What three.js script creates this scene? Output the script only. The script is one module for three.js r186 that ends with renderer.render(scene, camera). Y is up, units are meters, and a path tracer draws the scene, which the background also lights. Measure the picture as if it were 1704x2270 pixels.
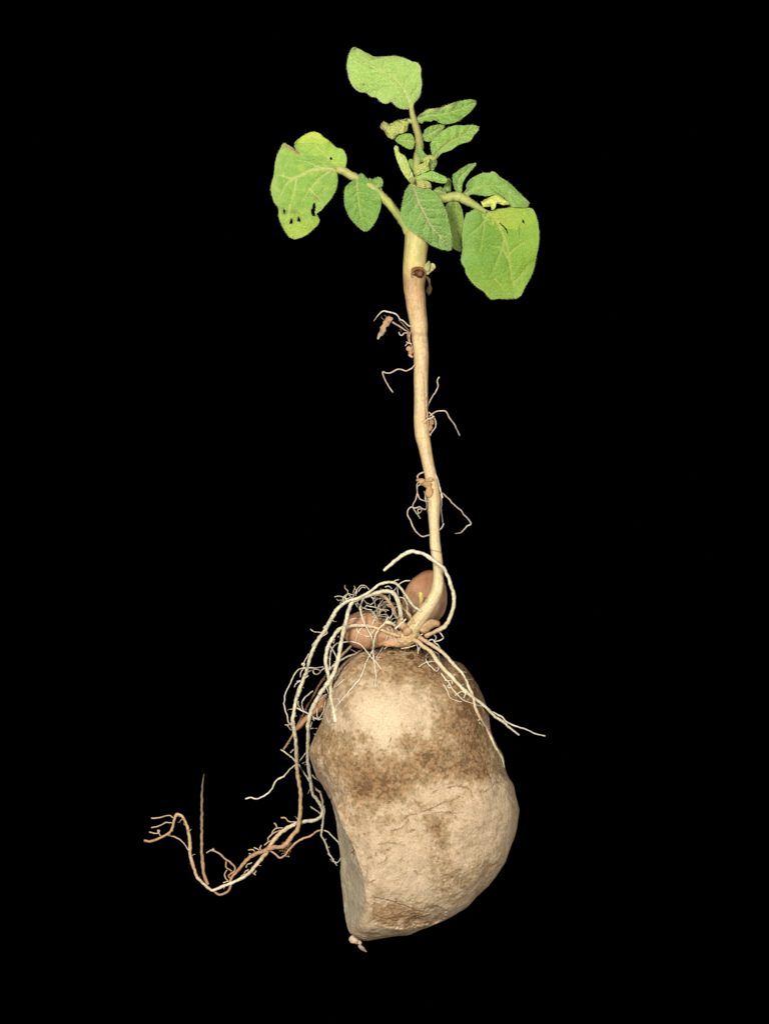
import * as THREE from 'three';
import { ImprovedNoise } from 'three/addons/math/ImprovedNoise.js';
import { mergeGeometries } from 'three/addons/utils/BufferGeometryUtils.js';
import { RectAreaLightUniformsLib } from 'three/addons/lights/RectAreaLightUniformsLib.js';

// ---------------------------------------------------------------- camera, light, exposure
// The plant lies on black cloth (y = 0) and is looked at from straight above. The world origin is under the seed tuber.
const CAM_H = 0.9, REF_H = 0.02, PIX = 0.00015;            // one photo pixel is 0.15 mm at 20 mm above the cloth
const CX = -(890 - 852) * PIX, CZ = -(1750 - 1135) * PIX;
const scene = new THREE.Scene();
scene.background = new THREE.Color(0x000000);
const camera = new THREE.PerspectiveCamera(2 * Math.atan(1135 * PIX / (CAM_H - REF_H)) * 180 / Math.PI, 768 / 1024, 0.05, 10);
camera.up.set(0, 0, -1);
camera.position.set(CX, CAM_H, CZ);
camera.lookAt(CX, 0, CZ);
const renderer = new THREE.WebGLRenderer({ antialias: true });
renderer.setSize(768, 1024);
renderer.toneMapping = THREE.LinearToneMapping;
renderer.toneMappingExposure = 1;
renderer.shadowMap.enabled = true;
RectAreaLightUniformsLib.init();
function lamp(x, y, z, w, h, power) {                      // a soft copy-stand lamp aimed at the plant
  const l = new THREE.RectAreaLight(new THREE.Color(1, 0.97, 0.92), power, w, h);
  l.position.set(CX + x, y, CZ + z); l.lookAt(CX, 0.02, CZ); scene.add(l);
}
lamp(-0.40, 0.86, -0.28, 0.22, 0.22, 98);
lamp(0.36, 0.88, 0.10, 0.24, 0.24, 40);

// ---------------------------------------------------------------- helpers
let seed = 7;
const rnd = () => { seed = (seed + 0x6D2B79F5) | 0; let t = Math.imul(seed ^ (seed >>> 15), 1 | seed); t = (t + Math.imul(t ^ (t >>> 7), 61 | t)) ^ t; return ((t ^ (t >>> 14)) >>> 0) / 4294967296; };
const rr = (a, b) => a + (b - a) * rnd();
const NZ = new ImprovedNoise();
const n3 = (x, y, z) => NZ.noise(x + 31.7, y + 11.3, z + 57.1);
const fbm = (x, y, z, o = 3) => { let s = 0, a = 0.55, f = 1; for (let i = 0; i < o; i++) { s += a * n3(x * f, y * f, z * f); a *= 0.5; f *= 2.07; } return s; };
const clamp = (x, a = 0, b = 1) => Math.min(b, Math.max(a, x));
const sst = (a, b, x) => { const t = clamp((x - a) / (b - a)); return t * t * (3 - 2 * t); };
const lerp = (a, b, t) => a + (b - a) * t;
const GAIN = 1.9;                                          // how much brighter than its base colour a lit surface shows at this exposure
const toLin = (c) => { c /= 255; return c <= 0.04045 ? c / 12.92 : ((c + 0.055) / 1.055) ** 2.4; };
const D = (r, g, b) => [toLin(r) / GAIN, toLin(g) / GAIN, toLin(b) / GAIN];
const mix = (a, b, t) => [lerp(a[0], b[0], t), lerp(a[1], b[1], t), lerp(a[2], b[2], t)];
const scl = (a, k) => [a[0] * k, a[1] * k, a[2] * k];
// the views in which coordinates were measured: x0, y0, photo pixels per unit
const VIEW = { P: [0, 0, 1], A: [560, 80, .40964], T2: [740, 80, .21687], T3: [580, 280, .20482], T4: [840, 300, .22892], T5: [800, 480, .22599], T6: [800, 900, .26217],
  R1: [600, 1200, .38554], R2: [300, 1600, .3012], R3: [660, 1400, .33007], R4: [700, 1240, .20482], R5: [600, 1280, .15663], R6: [600, 1520, .18081],
  C1: [860, 300, .13253], C2: [900, 1400, .20482], C3: [600, 1480, .10843], C4: [740, 1960, .13253], C5: [820, 660, .08136], C6: [890, 1030, .10241], C7: [470, 1800, .12651] };
// 'T2 10,20 30,40 R5 1,2' -> photo pixels
function px(s) {
  let v = VIEW.P; const out = [];
  for (const w of s.trim().split(/\s+/)) {
    if (VIEW[w]) { v = VIEW[w]; continue; }
    const [x, y] = w.split(',').map(Number); out.push([v[0] + x * v[2], v[1] + y * v[2]]);
  }
  return out;
}
// the point h millimetres above the cloth that stands at a photo pixel
function P(x, y, h) {
  const m = h * 0.001, s = PIX * (CAM_H - m) / (CAM_H - REF_H);
  return new THREE.Vector3(CX + (x - 852) * s, m, CZ + (y - 1135) * s);
}
// smooth curve through 2-D points, by arc length
function curve2(pts, closed = false, tension = 'centripetal') {
  const c = new THREE.CatmullRomCurve3(pts.map(([x, y]) => new THREE.Vector3(x, y, 0)), closed, tension);
  c.arcLengthDivisions = pts.length * 14; const N = pts.length * 14, q = c.getSpacedPoints(N).map((p) => [p.x, p.y]);
  const f = (u) => { const t = clamp(u) * N, i = Math.min(N - 1, Math.floor(t)), k = t - i; return [lerp(q[i][0], q[i + 1][0], k), lerp(q[i][1], q[i + 1][1], k)]; };
  f.length2 = c.getLength(); f.pts = q; return f;
}
const prof = (a, u) => {                                    // a smooth profile through evenly spaced values
  if (typeof a === 'number') return a; if (a.length === 1) return a[0];
  const n = a.length - 1, t = clamp(u) * n, i = Math.min(n - 1, Math.floor(t)), k = t - i, p1 = a[i], p2 = a[i + 1], p0 = i ? a[i - 1] : 2 * p1 - p2, p3 = i < n - 1 ? a[i + 2] : 2 * p2 - p1;
  return p1 + 0.5 * k * (p2 - p0 + k * (2 * p0 - 5 * p1 + 4 * p2 - p3 + k * (3 * (p1 - p2) + p3 - p0)));
};
const inPoly = (poly, x, y) => { let r = false; for (let i = 0, j = poly.length - 1; i < poly.length; j = i++) { const [a, b] = poly[i], [c, d] = poly[j]; if ((b > y) !== (d > y) && x < (c - a) * (y - b) / (d - b) + a) r = !r; } return r; };
function segDist(pts, x, y) {                               // [distance, position 0..1 along]
  let best = 1e9, at = 0;
  for (let i = 0; i < pts.length - 1; i++) {
    const [a, b] = pts[i], [c, d] = pts[i + 1], l = (c - a) ** 2 + (d - b) ** 2 || 1e-9, t = clamp(((x - a) * (c - a) + (y - b) * (d - b)) / l);
    const e = (x - a - t * (c - a)) ** 2 + (y - b - t * (d - b)) ** 2;
    if (e < best) { best = e; at = (i + t) / (pts.length - 1); }
  }
  return [Math.sqrt(best), at];
}
function geom(pos, col, idx) {
  const g = new THREE.BufferGeometry();
  g.setAttribute('position', new THREE.Float32BufferAttribute(pos, 3));
  g.setAttribute('color', new THREE.Float32BufferAttribute(col, 3));
  g.setIndex(idx); g.computeVertexNormals(); return g;
}
const counts = {};
const numbered = (n) => { counts[n] = (counts[n] ?? -1) + 1; return counts[n] ? `${n}_${String(counts[n]).padStart(3, '0')}` : n; };
function part(name, g, material, parent, label) {
  const m = new THREE.Mesh(g, material); m.name = numbered(name); m.castShadow = m.receiveShadow = true; parent.add(m);
  if (label) m.userData.label = label;
  return m;
}
function group(name, parent, label) { const o = new THREE.Group(); o.name = numbered(name); parent.add(o); if (label) o.userData.label = label; return o; }
const std = (name, roughness, more = {}) => { const m = new THREE.MeshPhysicalMaterial({ color: 0xffffff, vertexColors: true, roughness, metalness: 0, ...more }); m.name = name; return m; };
const M = {
  leaf: std('leaf', 0.66, { specularIntensity: 0.5, side: THREE.DoubleSide }), stem: std('stem skin', 0.62, { specularIntensity: 0.7 }), root: std('root', 0.7, { specularIntensity: 0.6 }),
  skin: std('dusty tuber skin', 0.9, { specularIntensity: 0.35 }), young: std('young tuber skin', 0.72, { specularIntensity: 0.5 }), dry: std('dry matter', 0.9, { specularIntensity: 0.3 }),
};

// ---------------------------------------------------------------- the setting: a black cloth
{
  const g = new THREE.PlaneGeometry(3, 3, 60, 60); g.rotateX(-Math.PI / 2);
  const cloth = new THREE.MeshPhysicalMaterial({ color: new THREE.Color().setRGB(0, 0, 0), roughness: 1, specularIntensity: 0 }); cloth.name = 'black velvet';
  const m = new THREE.Mesh(g, cloth); m.name = 'black_cloth'; m.position.set(CX, 0, CZ); m.receiveShadow = true;
  m.userData = { kind: 'structure', label: 'plain black cloth spread under the uprooted plant', category: 'cloth' };
  scene.add(m);
}
const plant = new THREE.Group(); plant.name = 'potato_plant'; scene.add(plant);
plant.userData = { label: 'uprooted young potato plant with green leaves, white roots and cut brown seed tuber', category: 'potato plant' };

var rc = { cream: D(255, 244, 204), white: D(255, 244, 218), tan: D(228, 190, 140), brown: D(206, 160, 116), dk: D(136, 96, 64) };   // root colours
// ---------------------------------------------------------------- tubers: bodies inflated from an outline about a centre
const bodies = [];                                         // for roots to lie on
function tuber({ outline, c, y0, hu, hd, n = 2.3, nt = 300, nq = 120, nb = 40, edge, disp, paint }) {
  const q = curve2(outline, true).pts, T = 1440, rad = new Float32Array(T);
  const pol = q.map(([x, y]) => [Math.atan2(y - c[1], x - c[0]), Math.hypot(x - c[0], y - c[1])]).sort((a, b) => a[0] - b[0]);
  for (let i = 0, k = 0; i < T; i++) {
    const a = -Math.PI + i / T * 2 * Math.PI; while (k < pol.length && pol[k][0] < a) k++;
    const p = pol[(k + pol.length - 1) % pol.length], s = pol[k % pol.length], d = ((s[0] - p[0]) + 2 * Math.PI) % (2 * Math.PI) || 1, t = (((a - p[0]) + 2 * Math.PI) % (2 * Math.PI)) / d;
    rad[i] = lerp(p[1], s[1], clamp(t));
  }
  const R = (th) => { const t = (((th + Math.PI) / (2 * Math.PI)) % 1 + 1) % 1 * T, i = Math.floor(t) % T; return lerp(rad[i], rad[(i + 1) % T], t - Math.floor(t)); };
  const rim = (th) => { const e = edge && edge(th); return y0 + (e ? e.w * (e.low - y0) : 0); };
  const up = (qq, th) => {
    const h0 = y0 + hu * Math.max(0, 1 - qq ** n) ** (1 / n), e = edge && edge(th);
    if (!e || e.w <= 0) return h0;
    const top = y0 + hu, k = qq / e.re;
    let h1 = k < 1 ? lerp(top, e.high, k ** 2.6) : lerp(e.high, e.low, ((qq - e.re) / (1 - e.re)) ** 1.1);
    return lerp(h0, h1, e.w);
  };
  const height = (x, y) => { const th = Math.atan2(y - c[1], x - c[0]), k = Math.hypot(x - c[0], y - c[1]) / R(th); return k >= 1 ? -1 : up(k, th); };
  bodies.push(height);
  const at = []; const pos = [], col = [], idx = [];
  const rows = nq + nb;
  for (let j = 0; j <= rows; j++) for (let i = 0; i < nt; i++) {
    const th = -Math.PI + i / nt * 2 * Math.PI; let qq, h;
    if (j <= nq) { qq = Math.sin(j / nq * Math.PI / 2) ** (2 / n); h = up(qq, th); }
    else { const f = (1 - (j - nq) / nb) * Math.PI / 2; qq = Math.sin(f) ** (2 / n); h = rim(th) - hd * (rim(th) / y0) * Math.max(0, 1 - qq ** n) ** (1 / n); }
    const r = R(th) * qq; at.push([c[0] + Math.cos(th) * r, c[1] + Math.sin(th) * r, h, qq, th, j <= nq]);
    const p = P(c[0] + Math.cos(th) * r, c[1] + Math.sin(th) * r, h); pos.push(p.x, p.y, p.z);
  }
  for (let j = 0; j < rows; j++) for (let i = 0; i < nt; i++) {
    const a = j * nt + i, b = j * nt + (i + 1) % nt, d = a + nt, e = b + nt;
    if (j > 0) idx.push(a, b, e); if (j < rows - 1) idx.push(a, e, d);
    if (j === 0) { /* the pole row is one point many times */ }
  }
  const g = new THREE.BufferGeometry(); g.setAttribute('position', new THREE.Float32BufferAttribute(pos, 3)); g.setIndex(idx); g.computeVertexNormals();
  const N = g.attributes.normal;
  for (let k = 0; k < at.length; k++) {
    const [x, y, , qq, th, top] = at[k], X = pos[3 * k] * 1000, Y = pos[3 * k + 1] * 1000, Z = pos[3 * k + 2] * 1000;
    const poleFade = k < nt ? 0 : 1;
    const d = (disp ? disp(x, y, X, Y, Z, qq, th, top) : 0) * 0.001 * (poleFade || 1);
    pos[3 * k] += N.getX(k) * d; pos[3 * k + 1] += N.getY(k) * d; pos[3 * k + 2] += N.getZ(k) * d;
    const cc = paint(x, y, X, Y, Z, qq, th, top); col.push(cc[0], cc[1], cc[2]);
  }
  for (let i = 1; i < nt; i++) for (let a = 0; a < 3; a++) pos[3 * i + a] = pos[a];   // close the pole
  const g2 = geom(pos, col, idx); const N2 = g2.attributes.normal, s = new THREE.Vector3();
  for (let i = 0; i < nt; i++) s.add(new THREE.Vector3().fromBufferAttribute(N2, i)); s.normalize();
  for (let i = 0; i < nt; i++) N2.setXYZ(i, s.x, s.y, s.z);
  return g2;
}

// ---- the seed tuber, cut along its lower left side
const seedOut = [...px('R3 295,222 350,175 430,135 560,105 680,95 760,100 850,130 960,165 1050,200 1095,215 1140,265 1185,330 1225,400 1250,450 1275,520 1282,600 1300,680 1335,760 1375,850 1400,950 1440,1030 1460,1110 1487,1190 1482,1240 1470,1320 1445,1400 1415,1480 1370,1580 1300,1680 1200,1780 1130,1850 1040,1910 950,1955 850,1995 770,2025 650,2045 560,2058 480,2072 440,2072 400,2052 355,2030 332,1980 316,1920 303,1790 293,1700 285,1620 288,1540 280,1450 268,1330 258,1260 240,1190 210,1100 160,1010 110,920 85,860 78,790 100,730 140,650'),
  ...px('P 715,1599 724,1565 732,1530 741,1499')];
const SC = [890, 1770];
const cutLine = px('R3 225,1120 275,1230 315,1330 360,1430 405,1540 440,1640 452,1750 480,1850 492,1960 505,2090');
const cutPol = curve2(cutLine).pts.map(([x, y]) => [Math.atan2(y - SC[1], x - SC[0]), Math.hypot(x - SC[0], y - SC[1])]);
const seedPol = curve2(seedOut, true).pts.map(([x, y]) => [Math.atan2(y - SC[1], x - SC[0]), Math.hypot(x - SC[0], y - SC[1])]);
const lookup = (pol, th) => { let b = 1e9, r = 0; for (const [a, l] of pol) { let d = Math.abs(a - th); if (d > Math.PI) d = 2 * Math.PI - d; if (d < b) { b = d; r = l; } } return [r, b]; };
const edgeCache = new Map();
const seedEdge = (th) => {
  let t = th < 0 ? th + 2 * Math.PI : th;                  // from 1.9 (bottom left corner) to 3.35 (left)
  if (t < 1.85 || t > 3.4) return null;
  const key = Math.round(t * 400); if (edgeCache.has(key)) return edgeCache.get(key);
  const w = sst(1.86, 2.02, t) * (1 - sst(2.85, 3.3, t)), [rc] = lookup(cutPol, th), [ro] = lookup(seedPol, th);
  const e = { w, re: clamp(rc / ro, 0.5, 0.97), high: 22 + 18.5, low: 12 }; edgeCache.set(key, e); return e;
};
const cracks = ['865,420 880,460 905,490 920,530 940,550', '950,490 1000,510', '630,700 620,740 610,780', '690,740 730,790 750,830', '1100,660 1130,690 1170,690 1200,730', '1130,800 1170,830 1200,860',
  '470,1200 465,1160 490,1130 490,1110', '650,1110 655,1070 690,1040', '700,1270 740,1240 850,1210 920,1180 980,1150 1040,1140 1090,1110', '625,1345 690,1325 740,1280 745,1250', '1030,1160 1040,1200 1060,1225 970,1215 920,1220',
  '890,1110 910,1080 960,1060 1050,1040 1110,1040 1160,1060 1170,1110', '1220,1080 1280,1070 1340,1010 1390,1010', '540,1430 600,1420 660,1430 720,1440', '460,1530 510,1510 545,1470', '580,1500 620,1460', '450,1680 465,1630 470,1580',
  '480,1690 540,1660', '780,1610 810,1640 830,1640', '865,1330 885,1380', '1250,960 1290,960 1290,985', '135,830 160,790 150,830 230,830', '240,670 210,720', '265,690 255,730', '490,700 500,740', '360,1430 365,1480 377,1535', '1430,1100 1452,1095', '1440,1170 1462,1182',
  '940,640 985,650 1010,680', '1200,960 1240,985', '560,1290 610,1270', '790,1330 760,1350', '540,1570 590,1540 600,1510', '1180,700 1240,720', '700,620 690,660', '300,640 320,690'].map((s) => px('R3 ' + s));
const crackBox = cracks.map((c) => [Math.min(...c.map((p) => p[0])) - 5, Math.max(...c.map((p) => p[0])) + 5, Math.min(...c.map((p) => p[1])) - 5, Math.max(...c.map((p) => p[1])) + 5]);
function crackAt(x, y) {
  let m = 0; x += 3 * n3(x / 7, y / 7, 3) + 1.2 * n3(x / 2.4, y / 2.4, 8); y += 3 * n3(x / 7, y / 7, 9) + 1.2 * n3(x / 2.4, y / 2.4, 5);
  for (let i = 0; i < cracks.length; i++) {
    const b = crackBox[i]; if (x < b[0] || x > b[1] || y < b[2] || y > b[3]) continue;
    const [d, t] = segDist(cracks[i], x, y), w = 1.35 + 0.9 * n3(x / 9, y / 9, i);
    m = Math.max(m, (1 - sst(w * 0.4, w + 0.9, d)) * (0.55 + 0.45 * Math.sin(Math.PI * clamp(t, 0.08, 0.92))) * (0.25 + 0.75 * sst(-0.3, 0.15, n3(x / 11, y / 11, i * 3.1))));
  }
  return m;
}
const peel = px('R3 515,1790 560,1795 640,1812 750,1852 830,1872 885,1842 940,1850 1000,1880 980,1935 900,1960 830,1975 740,1990 600,1985 515,1960 500,1870');
const pits = [['R3 900,830', 9, .5], ['R3 985,935', 5, .6], ['R3 918,1330', 7, .6], ['R3 965,465', 10, .4], ['R3 770,1960', 14, .8], ['R3 690,1930', 8, .5], ['R3 505,955', 10, .4], ['R3 940,300', 22, .9], ['R3 740,130', 16, .7], ['R3 680,160', 14, .6], ['R3 860,150', 16, .7], ['R3 800,1945', 8, .6]].map(([s, r, d]) => [...px(s)[0], r, d]);
// brown soil patches: x, y, radius x, radius y, strength
const soil = [['R3 640,170', 130, 42, .6], ['R3 350,290', 60, 45, .55], ['R3 940,300', 75, 45, .8], ['R3 1080,480', 55, 60, .9], ['R3 1180,620', 42, 70, .85], ['R3 1150,380', 40, 60, .9], ['R3 1250,860', 45, 60, .75], ['R3 1000,800', 100, 54, .62], ['R3 880,840', 30, 24, .8],
  ['R3 560,920', 90, 52, .62], ['R3 520,1010', 80, 40, .5], ['R3 400,900', 70, 40, .4], ['R3 430,1060', 24, 18, .6], ['R3 200,760', 52, 60, .6], ['R3 180,690', 40, 30, .5], ['R3 470,700', 30, 36, .5], ['R3 360,560', 22, 40, .5], ['R3 320,480', 18, 30, .5], ['R3 720,740', 26, 16, .7], ['R3 640,330', 30, 16, .55], ['R3 1160,930', 60, 22, .65],
  ['R3 580,1100', 60, 34, .42], ['R3 480,1150', 70, 44, .3], ['R3 800,1000', 110, 40, .34], ['R3 1020,930', 90, 36, .34], ['R3 350,1180', 50, 60, .3], ['R3 660,1260', 80, 50, .24], ['R3 1130,1280', 60, 50, .24], ['R3 560,1480', 60, 50, .22], ['R3 720,1690', 70, 40, .26], ['R3 1150,1560', 70, 50, .28], ['R3 330,860', 60, 50, .35], ['R3 760,1160', 26, 16, .45], ['R3 930,1260', 40, 30, .5], ['R3 920,1340', 18, 26, .6], ['R3 960,1400', 20, 36, .6], ['R3 950,1520', 22, 60, .4], ['R3 1240,1580', 40, 16, .5], ['R3 1100,1700', 60, 26, .4], ['R3 930,1830', 50, 24, .45], ['R3 760,1950', 46, 18, .9], ['R3 650,1890', 60, 26, .6], ['R3 600,1880', 50, 30, .45], ['R3 1000,1680', 34, 28, .35], ['R3 700,200', 200, 34, .35], ['R3 800,250', 110, 30, .4], ['R3 1010,660', 60, 40, .35], ['R3 780,880', 80, 30, .35]].map(([s, a, b, k]) => [...px(s)[0], a, b, k]);
const paleSpots = [['R3 520,540', 70, 46, .8], ['R3 580,690', 36, 44, .7], ['R3 560,610', 56, 44, .5], ['R3 640,820', 50, 18, .5], ['R3 840,1080', 50, 20, .5], ['R3 700,1560', 60, 70, .45], ['R3 900,1720', 40, 26, .6], ['R3 790,1820', 40, 16, .5], ['R3 1200,1450', 60, 70, .35], ['R3 1330,1180', 50, 46, .3]].map(([s, a, b, k]) => [...px(s)[0], a, b, k]);
const blobSum = (list, x, y) => { let s = 0; for (const [a, b, c, d, k] of list) { const e = ((x - a) / c) ** 2 + ((y - b) / d) ** 2; if (e < 5) s += k * Math.exp(-e); } return s; };
const skinC = { pale: D(236, 208, 170), bright: D(250, 224, 184), tan: D(216, 182, 140), brown: D(184, 142, 94), umber: D(126, 84, 46), dark: D(74, 48, 24), green: D(172, 154, 112), pink: D(212, 158, 126), grey: D(236, 222, 188), streak: D(248, 244, 230) };
function seedDisp(x, y, X, Y, Z, qq, th, top) {
  if (!top) return 0.5 * fbm(X / 9, Y / 9, Z / 9, 3);
  let d = 0.9 * fbm(X / 16, Y / 16, Z / 16, 2) + 0.36 * fbm(X / 3.2, Y / 3.2, Z / 3.2, 3) + 0.5 * n3(X / 7 + 5, Y / 7, Z / 7) + 0.08 * fbm(X / 1.1 + 3, Y / 1.1, Z / 1.1, 2) + 0.07 * fbm(X / 0.55, Y / 0.55, Z / 0.55, 2);
  const so = blobSum(soil, x, y); d += clamp(so) * 0.28 * (fbm(X / 0.8 + 9, Y / 0.8, Z / 0.8, 3));
  d -= 0.05 * sst(0.02, 0.16, fbm(X / 1.5 + 11, Y / 1.5, Z / 1.5 + 33, 4));
  d -= 0.34 * crackAt(x, y);
  for (const [a, b, r, k] of pits) { const e = ((x - a) ** 2 + (y - b) ** 2) / (r * r); if (e < 5) d -= k * Math.exp(-e) * (1 + 0.8 * n3(X, Y, Z)); }
  if (inPoly(peel, x + 4 * n3(x / 8, y / 8, 1), y + 4 * n3(x / 8, y / 8, 7))) d -= 0.45 - 0.3 * fbm(X / 1.6, Y / 1.6, Z / 1.6, 2);
  const e = seedEdge(th); if (e && e.w > 0.3 && qq > e.re) d += 0.25 * n3(X / 0.9, Z / 7, Y / 3) - 0.2;
  return d * sst(0, 0.03, qq);
}
function seedPaint(x, y, X, Y, Z, qq, th, top) {
  const a = fbm(X / 4.2, Y / 4.2, Z / 4.2, 3), f = fbm(X / 1.1 + 40, Y / 1.1, Z / 1.1, 3), g = fbm(X / 0.55, Y / 0.55, Z / 0.55 + 20, 2);
  if (!top) return mix(skinC.tan, skinC.brown, clamp(0.4 + a));
  const w = fbm(X / 2.1 + 60, Y / 2.1, Z / 2.1, 3);
  let c = mix(skinC.pale, skinC.tan, clamp(0.25 + 0.9 * a + 0.9 * f + 0.9 * w));
  c = mix(c, skinC.pink, clamp(0.9 * fbm(X / 1.7 + 70, Y / 1.7, Z / 1.7, 2)) * 0.7);
  c = mix(c, skinC.green, clamp(1.1 * fbm(X / 3 + 90, Y / 3, Z / 3, 3) - 0.04) * 0.8);
  const pl = blobSum(paleSpots, x, y); c = mix(c, skinC.bright, sst(0.1, 1.15, pl + 0.9 * a + 1.1 * w + 0.6 * f) * 0.85);
  const fl = fbm(X / 1.5 + 11, Y / 1.5, Z / 1.5 + 33, 4); const fm = sst(-0.15, 0.35, a + 0.5 * fbm(X / 7, Y / 7, Z / 7 + 50, 2)) * (1 - 0.8 * clamp(pl)); c = mix(c, skinC.tan, 0.6 * fm * sst(0.0, 0.16, fl)); c = mix(c, skinC.green, 0.55 * fm * sst(0.14, 0.32, fl));
  const so = 0.84 * blobSum(soil, x, y) - pl * 0.3;
  c = mix(c, mix(skinC.brown, skinC.green, clamp(0.35 + 1.4 * w)), sst(0.05, 1.0, so + 0.8 * a + 0.9 * w + 0.5 * f) * 0.85);
  c = mix(c, skinC.umber, sst(0.65, 1.7, so + 0.8 * a + 1.1 * w + 1.0 * f + 0.6 * g) * 0.42);
  c = mix(c, skinC.dark, sst(1.15, 1.75, so + 0.7 * a + 0.9 * w + 0.8 * f + 0.7 * g) * 0.55);
  c = mix(c, skinC.umber, sst(0.22, 0.62, f + 0.9 * g + 0.25 * so) * 0.6);
  c = mix(c, skinC.pink, sst(0.15, 0.45, fbm(X / 0.9 + 15, Y / 0.9, Z / 0.9 + 5, 2)) * 0.5 * clamp(so * 1.4));
  if (inPoly(peel, x + 4 * n3(x / 8, y / 8, 1), y + 4 * n3(x / 8, y / 8, 7))) c = mix(c, mix(skinC.pink, skinC.brown, clamp(0.5 + w + f)), 0.2 + 0.5 * w);
  c = scl(c, 1 + 0.5 * g + 0.2 * f);
  if (n3(X / 0.33, Y / 0.33, Z / 0.33) > 0.62) c = mix(c, skinC.dark, 0.5);
  const e = seedEdge(th);
  if (e && e.w > 0.02 && qq > e.re - 0.02) {
    const k = sst(e.re - 0.02 + 0.03 * f, e.re + 0.05 + 0.04 * f, qq) * sst(0.2, 0.6, e.w + 0.3 * f);
    let gc = mix(skinC.grey, skinC.tan, clamp(0.3 + 0.9 * fbm(X / 2.5, Y / 2.5, Z / 5, 2))); gc = mix(gc, D(150, 138, 106), clamp(0.1 + 1.1 * f) * 0.6);
    gc = mix(gc, skinC.streak, sst(0.3, 0.62, 0.8 * n3(X / 0.8 + Z / 9, Y / 3.2, Z / 4.5) + 0.5 * fbm(X / 0.3, Y / 0.5, Z / 0.5, 2)) * sst(-.3, .3, n3(Z / 9, 3, 5)));
    c = mix(c, gc, k);
  }
  return mix(c, mix(skinC.brown, skinC.dark, 0.4), 0.8 * crackAt(x, y));
}
const seedTuber = part('seed_tuber', tuber({ outline: seedOut, c: SC, y0: 22, hu: 25, hd: 21.8, n: 2.45, nt: 1000, nq: 380, nb: 50, edge: seedEdge, disp: seedDisp, paint: seedPaint }), M.skin, plant, 'large brown cracked seed tuber with a cut grey side');

// ---- three young pinkish tubers
const youngC = { pink: D(218, 164, 120), rose: D(200, 136, 94), tan: D(226, 180, 136), pale: D(242, 208, 170) };
const youngPaint = (rose, tan) => (x, y, X, Y, Z) => {
  const a = fbm(X / 3, Y / 3, Z / 3, 3), f = fbm(X / 0.7, Y / 0.7, Z / 0.7, 2);
  let c = mix(youngC.pink, youngC.tan, clamp(0.3 + a + 0.4 * f + tan(x, y))); c = mix(c, youngC.rose, clamp(0.25 + 0.8 * fbm(X / 4 + 30, Y / 4, Z / 4, 2) + rose(x, y)) * 0.8);
  if (n3(X / 0.55, Y / 0.55, Z / 0.55) > 0.55) c = mix(c, youngC.pale, 0.6);
  c = mix(c, D(160, 106, 70), 0.6 * sst(0.2, 0.6, f + 0.6 * a)); return scl(c, 1 + 0.24 * f);
};
const youngDisp = (x, y, X, Y, Z) => 0.3 * fbm(X / 4.5, Y / 4.5, Z / 4.5, 2) + 0.09 * fbm(X / 0.8, Y / 0.8, Z / 0.8, 2) + 0.12 * sst(0.5, 0.7, n3(X / 0.55, Y / 0.55, Z / 0.55));
const leftTuber = part('new_tuber', tuber({ outline: px('R4 280,740 320,650 400,590 480,560 560,552 650,580 730,645 800,710 880,760 940,820 960,880 900,925 830,925 750,935 660,955 580,975 500,972 420,950 360,912 310,860 283,800'), c: px('R4 560,770')[0], y0: 29, hu: 7, hd: 6, n: 2.1, disp: youngDisp, paint: youngPaint((x, y) => 0.25 * sst(1380, 1350, y), (x, y) => 0.8 * sst(845, 880, x)) }), M.young, plant, 'pinkish young tuber wrapped in roots, left of the stem base');
const rightTuber = part('new_tuber', tuber({ outline: px('R4 1255,118 1180,125 1110,165 1040,220 980,310 945,400 935,480 945,570 970,640 1030,690 1110,715 1210,700 1290,670 1345,640 1388,580 1412,500 1421,430 1412,350 1395,250 1370,180 1320,132'), c: px('R4 1180,420')[0], y0: 22, hu: 7.2, hd: 7, n: 2.1, disp: youngDisp, paint: youngPaint((x, y) => 0.7 * sst(1325, 1285, y) * sst(900, 935, x), (x, y) => 0.9 * sst(1320, 1350, y) + 0.8 * sst(975, 985, x)) }), M.young, plant, 'round reddish young tuber behind the stem');
const thirdTuber = part('new_tuber', tuber({ outline: px('C3 1150,520 1190,620 1190,760 1140,880 1060,920 960,970 850,1055 740,1150 640,1225 545,1290 515,1270 560,1150 640,1040 760,950 860,860 940,750 1030,630 1090,560'), c: px('C3 880,920')[0], y0: 15, hu: 4.5, hd: 4, n: 2.1, nt: 160, nq: 60, nb: 20, disp: youngDisp, paint: youngPaint(() => 0.1, (x, y) => 0.5 * sst(705, 720, x)) }), M.young, plant, 'narrow pinkish young tuber half hidden left of the seed tuber');

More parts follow.
